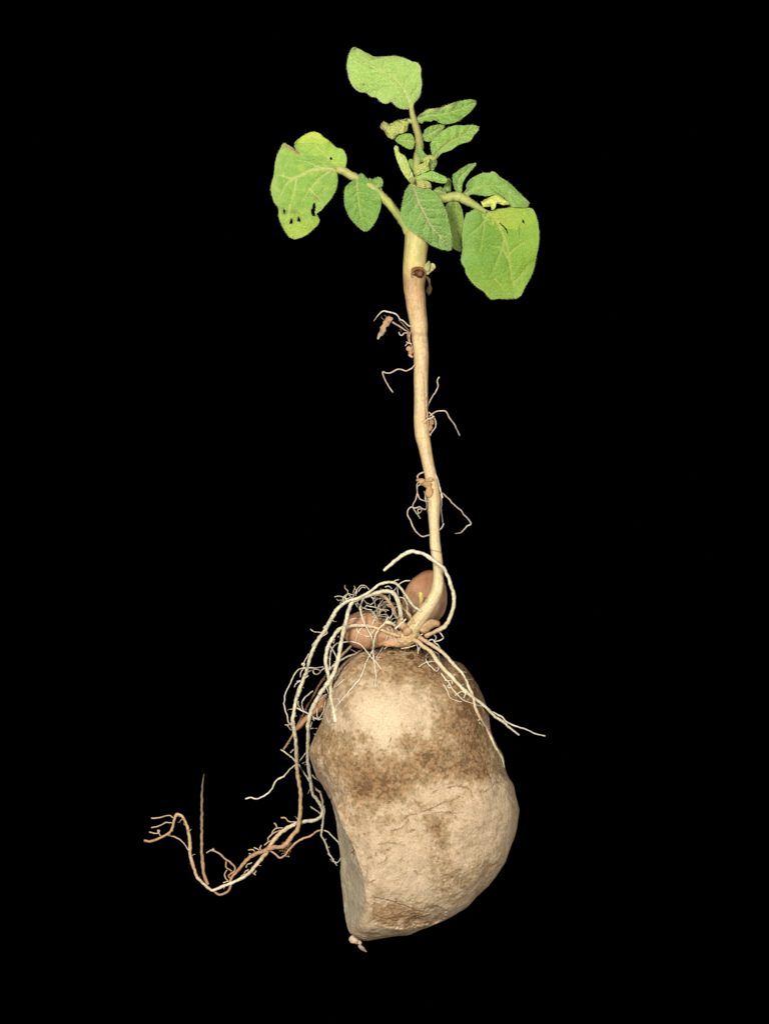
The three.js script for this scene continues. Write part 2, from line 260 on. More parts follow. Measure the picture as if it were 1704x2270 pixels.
// ---------------------------------------------------------------- tubes: stem, petioles, roots
// pts: photo pixels; h: heights in mm along it; r: radii in photo pixels along it; rest: lie on the tubers where they are higher
function tube({ pts, h, r, col, sides = 7, step = 2.2, rest = true, rough = 0.12, wob = 0.35, freq = 0.16, hairs = 0, hairC, paint, flat = 1 }) {
  const c2 = curve2(pts), L = c2.length2, N = Math.max(6, Math.round(L / step)), salt = rnd() * 90, hs = [], P2 = [], rs = [];
  for (let i = 0; i <= N; i++) {
    const u = i / N, p = c2(u), w = wob * Math.min(1, Math.min(u, 1 - u) * 8);
    P2.push([p[0] + w * 2 * n3(u * L * 0.12, salt, 1), p[1] + w * 2 * n3(u * L * 0.12, salt, 7)]);
    rs.push(prof(r, u) * (1 + rough * 1.6 * n3(u * L * freq * 0.4, salt, 3) + 0.35 * rough * n3(u * L * freq * 1.4, salt, 4))); hs.push(prof(h, u));
  }
  if (rest) {
    const floor = P2.map(([x, y], i) => { let f = rs[i] * 0.15; for (const b of bodies) { const q = b(x, y); if (q > 0) f = Math.max(f, q + rs[i] * 0.15 * 0.9 + 0.1); } return f; });
    for (let k = 0; k < 14; k++) { for (let i = 0; i <= N; i++) hs[i] = Math.max(hs[i], floor[i]); const o = hs.slice(); for (let i = 1; i < N; i++) hs[i] = (o[i - 1] + o[i] + o[i + 1]) / 3; }
    for (let i = 0; i <= N; i++) hs[i] = Math.max(hs[i], floor[i] - 0.05);
  }
  const ctr = P2.map(([x, y], i) => P(x, y, hs[i])), pos = [], cl = [], idx = [], t = new THREE.Vector3(), nrm = new THREE.Vector3(0, 1, 0), bin = new THREE.Vector3(), rings = [];
  const ring = (k, scale, shift, u) => {
    for (let s = 0; s < sides; s++) {
      const a = s / sides * 2 * Math.PI, R = rs[k] * PIX * scale, bump = sides > 8 ? 1 + rough * 2.2 * n3(Math.cos(a) * 1.3, Math.sin(a) * 1.3 + salt, u * L * 0.09) + rough * 0.8 * n3(Math.cos(a) * 2.2, Math.sin(a) * 2.2 + salt, u * L * 0.3) : 1;
      const x = ctr[k].x + t.x * shift + (nrm.x * Math.cos(a) * flat + bin.x * Math.sin(a)) * R * bump, y = ctr[k].y + t.y * shift + (nrm.y * Math.cos(a) * flat + bin.y * Math.sin(a)) * R * bump, z = ctr[k].z + t.z * shift + (nrm.z * Math.cos(a) * flat + bin.z * Math.sin(a)) * R * bump;
      pos.push(x, y, z);
      let c = Array.isArray(col[0]) ? (() => { const q = clamp(u) * (col.length - 1), i = Math.min(col.length - 2, Math.floor(q)); return mix(col[i], col[i + 1], q - i); })() : col;
      c = paint ? paint(c, u, a, x * 1000, y * 1000, z * 1000) : mix(scl(c, 1 + 0.34 * n3(x * 1500, y * 1500, z * 1500) + 0.2 * n3(x * 420, z * 420, salt)), D(176, 128, 86), 0.36 * sst(0.12, 0.45, fbm(x * 700 + salt, y * 700, z * 700, 2)));
      cl.push(c[0], c[1], c[2]);
    }
    rings.push(rings.length);
  };
  for (let i = 0; i <= N; i++) {
    t.copy(ctr[Math.min(N, i + 1)]).sub(ctr[Math.max(0, i - 1)]).normalize();
    nrm.addScaledVector(t, -nrm.dot(t)); if (nrm.lengthSq() < 1e-6) nrm.set(1, 0, 0).addScaledVector(t, -t.x); nrm.normalize(); bin.crossVectors(t, nrm);
    if (i === 0) { ring(0, 0.05, -rs[0] * PIX * 0.55, 0); ring(0, 0.72, -rs[0] * PIX * 0.35, 0); }
    ring(i, 1, 0, i / N);
    if (i === N) { ring(N, 0.72, rs[N] * PIX * 0.35, 1); ring(N, 0.05, rs[N] * PIX * 0.55, 1); }
  }
  for (let j = 0; j < rings.length - 1; j++) for (let s = 0; s < sides; s++) { const a = j * sides + s, b = j * sides + (s + 1) % sides; idx.push(a, b, b + sides, a, b + sides, a + sides); }
  let g = geom(pos, cl, idx);
  if (hairs) {
    const hp = [], hc = [], hi = [], gn = g.attributes.normal;
    for (let k = 0; k < hairs; k++) {
      const v = Math.floor(rnd() * (pos.length / 3)); addHair(hp, hc, hi, [pos[3 * v], pos[3 * v + 1], pos[3 * v + 2]], [gn.getX(v) + rr(-.4, .4), gn.getY(v) + rr(-.4, .4), gn.getZ(v) + rr(-.4, .4)], rr(.25, .6), hairC || D(225, 225, 190));
    }
    g = mergeGeometries([g, geom(hp, hc, hi)]);
  }
  g.userData = { ctr, rs, P2, hs, L };
  return g;
}
function addHair(hp, hc, hi, p, d, len, c) {               // a fine tapered hair, len in mm
  const l = Math.hypot(...d) || 1, w = 0.034e-3, n = [d[0] / l, d[1] / l, d[2] / l], ax = Math.abs(n[1]) < 0.8 ? [n[2], 0, -n[0]] : [0, -n[2], n[1]], al = Math.hypot(...ax), a = ax.map((v) => v / al), b = [n[1] * a[2] - n[2] * a[1], n[2] * a[0] - n[0] * a[2], n[0] * a[1] - n[1] * a[0]], o = hp.length / 3;
  for (let k = 0; k < 3; k++) { const q = k * 2.0944, x = Math.cos(q) * w, y = Math.sin(q) * w; hp.push(p[0] + a[0] * x + b[0] * y, p[1] + a[1] * x + b[1] * y, p[2] + a[2] * x + b[2] * y); hc.push(...c); }
  hp.push(p[0] + n[0] * len * .001, p[1] + n[1] * len * .001, p[2] + n[2] * len * .001); hc.push(...c);
  hi.push(o, o + 1, o + 3, o + 1, o + 2, o + 3, o + 2, o, o + 3);
}

// ---- the stem
const stemEdge = [];                                       // x, y, width in photo pixels
const edgeRows = (v, rows) => { for (const [y, l, r] of rows) stemEdge.push([VIEW[v][0] + (l + r) / 2 * VIEW[v][2], VIEW[v][1] + y * VIEW[v][2], (r - l) * VIEW[v][2]]); };
stemEdge.push([928, 356, 13], [929, 380, 20], [935, 405, 30], [938, 430, 38], [933, 465, 43], [927, 492, 48]);
edgeRows('T5', [[150, 436, 662], [260, 430, 658], [400, 420, 642], [500, 413, 642], [600, 412, 634], [700, 420, 618], [780, 432, 628], [880, 446, 634], [960, 462, 642], [1060, 480, 652], [1160, 494, 650], [1280, 506, 660], [1380, 518, 662], [1480, 520, 660], [1600, 518, 656], [1750, 522, 654], [1880, 520, 655]]);
edgeRows('T6', [[40, 448, 565], [120, 448, 566], [190, 450, 580], [260, 460, 582], [330, 482, 590], [420, 502, 604], [500, 520, 618], [560, 534, 632], [640, 545, 648], [720, 556, 660], [790, 565, 668], [860, 566, 668], [960, 570, 662], [1050, 580, 660], [1150, 580, 668], [1220, 586, 678], [1300, 604, 686], [1400, 612, 696], [1480, 608, 700]]);
for (const [x, y, w] of [[642, 1560, 98], [612, 1630, 102], [560, 1715, 108], [505, 1790, 112], [450, 1860, 120], [400, 1920, 128], [360, 1965, 112], [335, 1990, 80]]) stemEdge.push([800 + x * .26217, 900 + y * .26217, w * .26217]);
const stemC = { yg: D(220, 208, 124), lg: D(196, 198, 100), tan: D(246, 212, 156), gold: D(238, 206, 132), pink: D(214, 160, 122), pur: D(168, 118, 84), low: D(252, 230, 174), brown: D(140, 96, 62) };
const stemT = (y) => y;
const stemPaint = (c0, u, a, X, Y, Z) => {
  const y = 1135 + (Z * .001 - CZ) / PIX * 0.999;            // along the stem, in photo pixels
  const s1 = fbm(X / 1.2, Y / 1.2, Z / 9, 2), s2 = fbm(X / 0.5, Y / 0.5, Z / 0.9, 2), s3 = n3(X / 0.28, Y / 0.28, Z / 0.35);
  let c = mix(stemC.lg, stemC.yg, sst(430, 520, y + 60 * s1)); c = mix(c, stemC.gold, sst(545, 620, y + 60 * s1)); c = mix(c, stemC.tan, sst(620, 760, y + 90 * s1));
  c = mix(c, stemC.pur, (1 - sst(4, 34, Math.abs(y - 628) + 16 * s1)) * 0.6); c = mix(c, stemC.pink, (1 - sst(0, 60, Math.abs(y - 665) + 30 * s2)) * 0.5);
  c = mix(c, stemC.pink, sst(0.1, 0.45, s1 + 0.4 * s2) * 0.5 * sst(600, 680, y)); c = mix(c, stemC.gold, sst(0.1, 0.4, fbm(X / 2 + 40, Y / 2, Z / 4, 2)) * 0.55);
  c = mix(c, stemC.low, sst(1000, 1250, y + 80 * s1) * 0.7);
  if (s3 > 0.34 && y > 600) c = mix(c, stemC.brown, 0.6 * sst(.34, .6, s3));
  c = mix(c, stemC.brown, 0.7 * (1 - sst(0.6, 2, Math.abs(y - 1220.5 + 2.4 * Math.sin(a)))));
  c = mix(c, stemC.pur, 0.35 * (1 - sst(2, 8, Math.abs(y - 742) + 8 * s2)));
  c = mix(c, stemC.brown, 0.3 * sst(0.1, 0.5, fbm(Math.cos(a) * 3, Math.sin(a) * 3, y / 55 + 7, 2)) * sst(600, 680, y)); c = mix(c, stemC.lg, 0.45 * sst(0.05, 0.4, n3(Math.cos(a) * 2.6, Math.sin(a) * 2.6, y / 120)) * sst(640, 560, y));
  return scl(c, 1 + 0.36 * s2 + 0.2 * n3(Math.cos(a) * 6, Math.sin(a) * 6, y / 30) + 0.2 * fbm(X / 1.1, Y / 1.1, Z / 2.4, 2));
};
const stemG = tube({ pts: stemEdge.map(([x, y]) => [x, y]), h: [19, 19, 19, 19, 19, 19, 20, 20, 20, 21, 22, 23, 24, 25, 26, 27, 29, 31, 33, 35, 35.5, 33.5, 29.5], r: 1, col: stemC.tan, sides: 56, step: 1.6, rest: false, rough: 0, wob: 0, paint: stemPaint });
{ // real radii and a little unevenness, ring by ring
  const p = stemG.attributes.position, { ctr, P2 } = stemG.userData, n = ctr.length, sides = 56;
  const len = [0]; for (let i = 1; i < stemEdge.length; i++) len.push(len[i - 1] + Math.hypot(stemEdge[i][0] - stemEdge[i - 1][0], stemEdge[i][1] - stemEdge[i - 1][1]));
  let ws = P2.map(([x, y]) => { const d = segDist(stemEdge, x, y)[1] * (stemEdge.length - 1), i = Math.min(stemEdge.length - 2, Math.floor(d)); return lerp(stemEdge[i][2], stemEdge[i + 1][2], d - i) / 2; });
  for (let k = 0; k < 40; k++) ws = ws.map((v, i) => (ws[Math.max(0, i - 1)] + 2 * v + ws[Math.min(n - 1, i + 1)]) / 4);
  for (let j = 0; j < n + 4; j++) {
    const k = clamp(j - 2, 0, n - 1), w = ws[k];
    for (let s = 0; s < sides; s++) {
      const q = j * sides + s, v = new THREE.Vector3().fromBufferAttribute(p, q).sub(ctr[k]), a = s / sides * 2 * Math.PI, y = P2[k][1];
      const b = 1 + 0.03 * fbm(Math.cos(a) * 1.2, Math.sin(a) * 1.2, y / 60, 1) + 0.03 * n3(Math.cos(a) * 3, Math.sin(a) * 3, y / 60) * sst(640, 480, y) + 0.026 * n3(Math.cos(a) * 4.5, Math.sin(a) * 4.5, y / 90) + 0.02 * fbm(Math.cos(a) * 2, Math.sin(a) * 2, y / 14, 2) - 0.05 * (1 - sst(0.4, 1.8, Math.abs(y - 1220 + 2.4 * Math.sin(a))));
      v.multiplyScalar(w * b).add(ctr[k]); p.setXYZ(q, v.x, v.y, v.z);
      const cc = stemPaint(null, 0, a, v.x * 1000, v.y * 1000, v.z * 1000); stemG.attributes.color.setXYZ(q, cc[0], cc[1], cc[2]);
    }
  }
  stemG.computeVertexNormals();
}
const stem = part('stem', stemG, M.stem, plant);
const stemHeight = (x, y) => { const [d, t] = segDist(stemEdge, x, y), k = t * (stemEdge.length - 1), i = Math.min(stemEdge.length - 2, Math.floor(k)), w = lerp(stemEdge[i][2], stemEdge[i + 1][2], k - i) / 2; if (d >= w) return -1; const u = stemG.userData, h = u.hs[Math.round(segDist(u.P2, x, y)[1] * (u.hs.length - 1))]; return h + Math.sqrt(w * w - d * d) * 0.15; };
bodies.push(stemHeight);

// ---- lumps: small irregular solids
function lump(x, y, h, rx, ry, rz, paint, { turn = 0, amp = 0.25, f = 1.2, det = 24 } = {}) {   // radii in photo pixels (rz: height)
  const g = new THREE.SphereGeometry(1, det, Math.round(det * .7)), p = g.attributes.position, col = [], o = P(x, y, h), salt = rnd() * 50, cs = Math.cos(turn), sn = Math.sin(turn);
  for (let i = 0; i < p.count; i++) {
    const v = new THREE.Vector3().fromBufferAttribute(p, i), k = 1 + amp * 1.6 * fbm(v.x * f + salt, v.y * f, v.z * f, 3);
    const a = v.x * rx * k, b = v.z * ry * k; p.setXYZ(i, o.x + (a * cs - b * sn) * PIX, o.y + v.y * rz * k * PIX, o.z + (a * sn + b * cs) * PIX);
    const c = paint(v, salt); col.push(c[0], c[1], c[2]);
  }
  g.setAttribute('color', new THREE.Float32BufferAttribute(col, 3)); g.deleteAttribute('uv'); g.computeVertexNormals(); return g;
}
const mottle = (a, b, f = 2) => (v, s) => mix(a, b, clamp(0.5 + 1.1 * fbm(v.x * f + s, v.y * f, v.z * f, 3)));
{
  const top = (x, y) => stemHeight(x, y);
  const [sx, sy] = px('T4 378,1338')[0];
  const g1 = lump(sx, sy, top(sx, sy) - 0.7, 13.5, 12, 9, (v, s) => mix(mix(D(130, 84, 48), D(58, 36, 20), clamp(0.5 + fbm(v.x * 3, v.y * 3, v.z * 3 + s) * 1.4)), D(176, 122, 86), sst(.5, .1, Math.hypot(v.x - .3, v.z - .1)) * .7), { amp: 0.22, f: 2.2, det: 40 });
  const hood = tube({ pts: px('T4 318,1380 316,1335 335,1302 378,1286 424,1300 442,1340 436,1376'), h: 0, r: [1, 2, 3.4, 3, 3.6, 2, 1], col: [D(190, 146, 96), D(140, 96, 58), D(160, 116, 70), D(190, 150, 98)], sides: 12, rest: true, rough: .4 });
  part('leaf_scar', mergeGeometries([g1, hood]), M.dry, stem, 'dark brown leaf scar on the stem');
  const [bx, by] = px('T4 480,1290')[0];
  part('petiole_stub', mergeGeometries([tube({ pts: px('T4 445,1310 485,1290 528,1262'), h: [20, 20, 21], r: [12, 9, 7.5], col: [D(206, 196, 122), D(196, 192, 124)], sides: 14, rest: false, rough: .2, flat: .3 }), tube({ pts: px('T4 455,1300 470,1260 482,1222'), h: [21, 21, 22], r: [8, 5, 2], col: D(186, 184, 112), sides: 10, rest: false, rough: .2, flat: .3 })]), M.stem, stem, 'pale green broken petiole stub on the stem');
  part('dried_scrap', mergeGeometries([tube({ pts: px('T4 455,1365 480,1400 490,1440 488,1480 482,1545'), h: [18, 18, 17, 16, 15], r: [1.6, 3.5, 3, 5.5, 2], col: [D(170, 140, 96), D(112, 84, 50), D(140, 110, 66)], rough: .4, rest: false, flat: .5 }), lump(...px('T4 482,1500')[0], 16, 5, 8, 3, mottle(D(90, 66, 38), D(150, 118, 74)), { amp: .5 })]), M.dry, stem, 'brown dried scrap hanging beside the leaf scar');
}

// ---------------------------------------------------------------- leaves
const leafC = { green: D(122, 164, 68), blue: D(140, 180, 92), light: D(176, 206, 110), yel: D(184, 198, 72), yel2: D(206, 204, 82), deep: D(92, 134, 52), olive: D(200, 202, 122), vein: D(214, 220, 132), hair: D(226, 242, 164), pinkrim: D(206, 186, 140) };
const hairP = { density: 0.1 };
function leaf({ mid, left, right, h, fold = 0, curl = 0, wave = 0, wf = 14, quilt: quilt0 = 0.22, c = leafC.green, c2 = leafC.deep, veins, nv = 5, holes = [], paint, hair = 1, vein = leafC.vein, thick = 0.22, rimC, vw = 1, cut = .2, back = leafC.blue, jag = .5 }) {
  const m = curve2(px(mid)), l = curve2(px(left)), r = curve2(px(right)), L = m.length2, salt = rnd() * 80;
  let W = 0; for (let u = .1; u < 1; u += .1) { const a = m(u), b = l(u), d = r(u); W = Math.max(W, Math.hypot(a[0] - b[0], a[1] - b[1]), Math.hypot(a[0] - d[0], a[1] - d[1])); }
  const small = sst(50, 24, W), quilt = quilt0 * lerp(2.2, 1.35, small); const st = Math.max(0.75, Math.min(1.5, L / 90)), NU = Math.max(24, Math.round(L * 1.1 / st)), NH = Math.max(10, Math.round(W / st)), NVt = 2 * NH;
  const vp = (veins || []).map((s) => curve2(px(s)).pts), hp2 = holes.map((s) => px(s)), at = [], pos = [], col = [], pc = [], vs = [];
  for (let i = 0; i <= NU; i++) for (let j = 0; j <= NVt; j++) {
    const u = i / NU, v = j / NH - 1, s = Math.abs(v), a = m(u), b = v < 0 ? l(u) : r(u), w = Math.hypot(a[0] - b[0], a[1] - b[1]);
    const jg = s > .97 ? jag * n3(b[0] / 2.2, b[1] / 2.2, salt) : 0;
    const x = lerp(a[0], b[0], s) + jg, y = lerp(a[1], b[1], s) + jg * .7;
    // veins: the midrib, side veins, and a fine net
    let dm = s * w, ve = Math.exp(-(((s * w) / (2.6 * vw * (1.15 - 0.75 * u))) ** 2)) * (veins ? 0 : 1);
    if (!veins && nv) for (let k = 0; k < nv; k++) {
      const uk = 0.08 + k / nv * 0.78 + (v < 0 ? .03 : 0) + .02 * n3(k, salt, v < 0 ? 3 : 8), d = (u - uk - 0.17 * s ** 0.8 - .02 * n3(s * 3, k, salt)) * L * 0.85;
      dm = Math.min(dm, Math.abs(d)); ve = Math.max(ve, 0.6 * Math.exp(-((d / (1.5 * vw * (1.1 - s))) ** 2)) * (1 - s) ** .4);
    }
    vp.forEach((q, k) => { const [d, t] = segDist(q, x + 1.6 * n3(x / 9, y / 9, salt), y + 1.6 * n3(x / 9, y / 9, salt + 5)); dm = Math.min(dm, d); const ww = (k === 0 ? 4.6 : 2.6) * vw * (1.1 - .7 * t); if (d < ww * 3) ve = Math.max(ve, (k === 0 ? 1.1 : .85) * Math.exp(-((d / ww) ** 2)) * (1 - .45 * t)); });
    const net = n3(x / 7.5 + salt, y / 7.5, 1) + .45 * n3(x / 3.6, y / 3.6 + salt, 2), nn = Math.abs(net), netv = Math.exp(-((nn / .07) ** 2));
    const q = quilt * (Math.min(.45, nn) * 1.5 + .55 * n3(x / 15, y / 15, salt)) + quilt * 1.1 * (1 - Math.exp(-((dm / 7) ** 2))) - 0.2 * ve * Math.min(1, quilt * 4) + .02 * n3(x * .9, y * .9, salt);
    const wm = w * .15;
    let hh = prof(h, u) + fold * s * wm + curl * s * s * wm + 1.7 * wave * Math.sin(u * wf + (v < 0 ? 0 : 2.1) + 2 * n3(u * 3, salt, v < 0 ? 1 : 5)) * s * s + q * (1 - .35 * s) * sst(0, .05, u);
    let cc = mix(c, c2, clamp(.5 + .75 * fbm(x / 24, y / 24, salt, 2) + .6 * fbm(x / 5, y / 5, salt + 9, 2)));
    if (paint) cc = paint(cc, x, y, u, v, salt) || cc;
    { const k = lerp(1.03, 1.14, small); cc = [cc[0] * k, cc[1] * k * 1.03, cc[2] * k * .84]; }
    cc = mix(cc, vein, .12 * netv); cc = mix(cc, vein, clamp(ve) * lerp(.85, .5, small));
    const sp = n3(x / 2.1, y / 2.1, salt + 20); cc = mix(cc, leafC.hair, .3 * sst(.25, .6, sp)); cc = scl(cc, 1 + .3 * n3(x / 2.7, y / 2.7, salt + 30) + .12 * n3(x / 1.1, y / 1.1, salt + 40));
    if (s > .975) cc = mix(cc, rimC || leafC.light, .6);
    at.push([x, y, hh, u, s]); pc.push(cc); vs.push(hp2.some((p) => inPoly(p, x + .8 * n3(x / 3, y / 3, 5), y + .8 * n3(x / 3, y / 3, 9))));
  }
  const row = NVt + 1, n = at.length, idx = [];
  for (const [x, y, hh] of at) { const p = P(x, y, hh); pos.push(p.x, p.y, p.z); }
  const flipCheck = new THREE.Vector3().crossVectors(new THREE.Vector3(pos[3] - pos[0], 0, pos[5] - pos[2]), new THREE.Vector3(pos[3 * row * 5] - pos[0], 0, pos[3 * row * 5 + 2] - pos[2]));
  const a0 = at[Math.floor(NU / 2) * row], a1 = at[Math.floor(NU / 2) * row + 1], a2 = at[(Math.floor(NU / 2) + 1) * row], ccw = (a1[0] - a0[0]) * (a2[1] - a0[1]) - (a1[1] - a0[1]) * (a2[0] - a0[0]) < 0;
  const quad = (a, b, e, d, f) => { if (f) idx.push(a, b, e, a, e, d); else idx.push(a, e, b, a, d, e); };
  const keep = (i, j) => { const a = i * row + j; return !(vs[a] || vs[a + 1] || vs[a + row] || vs[a + row + 1]); };
  for (let i = 0; i < NU; i++) for (let j = 0; j < NVt; j++) if (keep(i, j)) { const a = i * row + j; quad(a, a + 1, a + row + 1, a + row, ccw); }
  for (const cc of pc) col.push(cc[0], cc[1], cc[2]);
  const topG = geom(pos, col, idx), nr = topG.attributes.normal;
  const bp = [], bc = [], bi = [];
  for (let k = 0; k < n; k++) { bp.push(pos[3 * k] - nr.getX(k) * thick * .001, pos[3 * k + 1] - nr.getY(k) * thick * .001, pos[3 * k + 2] - nr.getZ(k) * thick * .001); bc.push(...mix(pc[k], back, .6)); }
  for (let i = 0; i < idx.length; i += 3) bi.push(idx[i], idx[i + 2], idx[i + 1]);
  const parts = [topG, geom(bp, bc, bi)];
  { // the rim, all round
    const loop = []; for (let i = 0; i <= NU; i++) loop.push(i * row); for (let j = 1; j <= NVt; j++) loop.push(NU * row + j); for (let i = NU - 1; i >= 0; i--) loop.push(i * row + NVt); for (let j = NVt - 1; j > 0; j--) loop.push(j);
    const rp = [], rc = [], ri = [];
    loop.forEach((k) => { rp.push(pos[3 * k], pos[3 * k + 1], pos[3 * k + 2], bp[3 * k], bp[3 * k + 1], bp[3 * k + 2]); rc.push(...(pc[k]), ...pc[k]); });
    for (let i = 0; i < loop.length; i++) { const a = 2 * i, b = 2 * ((i + 1) % loop.length); ri.push(a, b, b + 1, a, b + 1, a + 1); }
    parts.push(geom(rp, rc, ri));
  }
  const area = L * W * 1.3, count = Math.round(area * hairP.density * hair), xp = [], xc = [], xi = [];
  for (let k = 0; k < count; k++) {
    const i = Math.floor(rnd() * NU), j = rnd() < .12 ? (rnd() < .5 ? 0 : NVt) : Math.floor(rnd() * NVt), v = i * row + j; if (vs[v]) continue;
    const up = Math.sign(nr.getY(v)) || 1, e = (j === 0 || j === NVt) ? 1.4 : .0, ox = at[v][0] - m(at[v][3])[0], oy = at[v][1] - m(at[v][3])[1], ol = Math.hypot(ox, oy) || 1;
    addHair(xp, xc, xi, [pos[3 * v], pos[3 * v + 1], pos[3 * v + 2]], [nr.getX(v) * up + rr(-.9, .9) + e * ox / ol, nr.getY(v) * up * (e ? .5 : 1), nr.getZ(v) * up + rr(-.9, .9) + e * oy / ol], rr(.25, .7), leafC.hair);
  }
  if (count) parts.push(geom(xp, xc, xi));
  return mergeGeometries(parts);
}
const petC = { g: D(180, 192, 90), y: D(200, 206, 112), p: D(190, 176, 110) };
const petiole = (pts, h, r, o = {}) => tube({ pts: px(pts), h, r, col: [petC.g, petC.y, petC.g], sides: 20, step: 1.5, rest: false, rough: .06, hairs: 160, hairC: D(216, 222, 176), paint: (c, u, a, X, Y, Z) => mix(scl(c, 1 + .2 * fbm(X / .5, Y / .5, Z / .5, 2)), stemC.pink, .35 * clamp(-.05 + 1.1 * fbm(X / .9, Y / .9, Z / 1.4, 2))), ...o });

// the upright leaf at the top
{
  const cl = group('compound_leaf', plant, 'upright top leaf with a broad pale green end leaflet');
  part('petiole', petiole('C1 500,640 480,480 T2 875,1120 865,1030 845,950 815,850 785,730 755,640', [20, 20.5, 20, 19, 18, 17.5], [9.5, 9, 8.5, 8.5, 7.5, 6.5, 5, 3], { hairs: 420, col: [petC.g, D(172, 168, 88), D(184, 180, 98), petC.y] }), M.stem, cl);
  part('leaflet', leaf({ mid: 'T2 785,730 745,610 670,490 590,410 450,345 330,270 250,205 215,122', left: 'T2 760,742 740,745 690,740 640,715 590,672 570,668 530,690 480,670 430,625 385,620 330,580 270,570 210,530 165,460 145,380 133,300 150,210 170,150 190,128 215,120', right: 'T2 805,735 815,690 870,625 890,540 895,470 885,390 888,340 870,290 845,270 800,262 740,235 700,220 630,205 550,208 490,213 410,215 380,200 310,165 250,130 215,120',
    h: [18.2, 18.5, 18, 17.5, 17], wave: .7, curl: .05, c: leafC.light, c2: D(160, 196, 100), rimC: D(216, 200, 160), hair: 1.3, quilt: .16,
    paint: (c, x, y) => { const [a, b] = [805.5, 187.5], d = Math.hypot(x - a, y - b) + 1.5 * n3(x / 2, y / 2, 1); return mix(c, D(84, 62, 30), .9 * (1 - sst(1.2, 3.4, d))); } }), M.leaf, cl, 'broad pale green end leaflet with a small dark spot');
  part('leaflet', leaf({ mid: 'T2 850,850 960,815 1100,800 1250,760 1370,710 1448,668', left: 'T2 845,845 890,800 960,750 1060,740 1130,715 1230,680 1310,660 1390,652 1450,665', right: 'T2 862,865 900,892 925,870 990,870 1020,850 1080,885 1130,900 1200,890 1280,860 1360,800 1420,740 1455,690 1450,667', h: [18, 18.5, 18, 17, 16], fold: .3, wave: .5, wf: 22, c: D(142, 182, 86), c2: D(112, 154, 62), rimC: leafC.pinkrim, quilt: .3,
    paint: (c, x, y, u, v) => mix(c, D(200, 190, 132), v < 0 ? .55 * sst(.35, .8, -v + .3 * n3(x / 5, y / 5, 2)) * sst(.72, .5, u) : 0) }), M.leaf, cl);
  part('leaflet', leaf({ mid: 'T2 760,862 680,915 600,955 540,940 480,915', left: 'T2 755,850 700,855 640,865 590,890 550,900 520,880 505,873 480,915', right: 'T2 765,875 757,910 750,960 700,990 660,1000 630,1040 595,1050 550,1030 515,970 485,935 480,917', h: [18, 19, 18, 18], fold: -.15, wave: .9, wf: 20, c: leafC.olive, c2: D(174, 184, 100), rimC: D(222, 206, 158), quilt: .5, paint: (c, x, y, u) => mix(c, D(176, 140, 92), sst(.8, 1, u + .2 * n3(x / 4, y / 4, 1)) * .8) }), M.leaf, cl, 'crumpled yellowish small leaflet with a browned tip');
  part('petiole', petiole('T2 800,880 770,862 740,862', [18.3, 18.4, 18.2], [5, 4, 3], { hairs: 40 }), M.stem, cl);
  part('leaflet', leaf({ mid: 'T2 830,1085 760,1072 690,1062 628,1056', left: 'T2 822,1050 790,1005 750,997 700,1003 655,1025 628,1054', right: 'T2 820,1125 800,1150 770,1155 720,1130 670,1100 635,1075 628,1058', h: [18.5, 18.8, 18.2], fold: .3, c: D(144, 182, 84), c2: D(116, 156, 60), nv: 4, quilt: .3 }), M.leaf, cl);
  part('leaflet', leaf({ mid: 'T2 885,1040 980,1000 1060,955 1126,920', left: 'T2 882,1020 915,1000 930,960 980,925 1050,908 1100,905 1128,920', right: 'T2 890,1055 920,1065 960,1077 1010,1070 1060,1020 1100,970 1128,930', h: [18.5, 18.8, 18.5], fold: .3, c: D(146, 180, 92), c2: D(112, 150, 64), nv: 4, quilt: .3 }), M.leaf, cl);
  part('leaflet', leaf({ mid: 'T2 1030,1245 1080,1170 1180,1085 1300,1015 1400,965 1478,935', left: 'T2 1005,1235 990,1150 988,1100 1020,1050 1060,1020 1110,970 1170,935 1240,915 1330,915 1430,912 1480,930', right: 'T2 1055,1250 1070,1225 1100,1195 1150,1180 1200,1160 1270,1110 1330,1090 1390,1070 1430,1010 1475,960 1480,937', h: [19.5, 20, 20, 19, 18.5], fold: .28, c: D(156, 192, 96), c2: D(126, 168, 70), vein: D(190, 178, 112), vw: 1.3, quilt: .28, rimC: D(196, 204, 140) }), M.leaf, cl, 'pointed green leaflet highest on the right of the young shoot');
  part('petiole', petiole('C1 600,420 680,385 760,390 T2 1030,1245 1055,1200', [20.5, 20.8, 20.3, 20], [7, 7, 7, 5, 2.5], { hairs: 120 }), M.stem, cl);
}
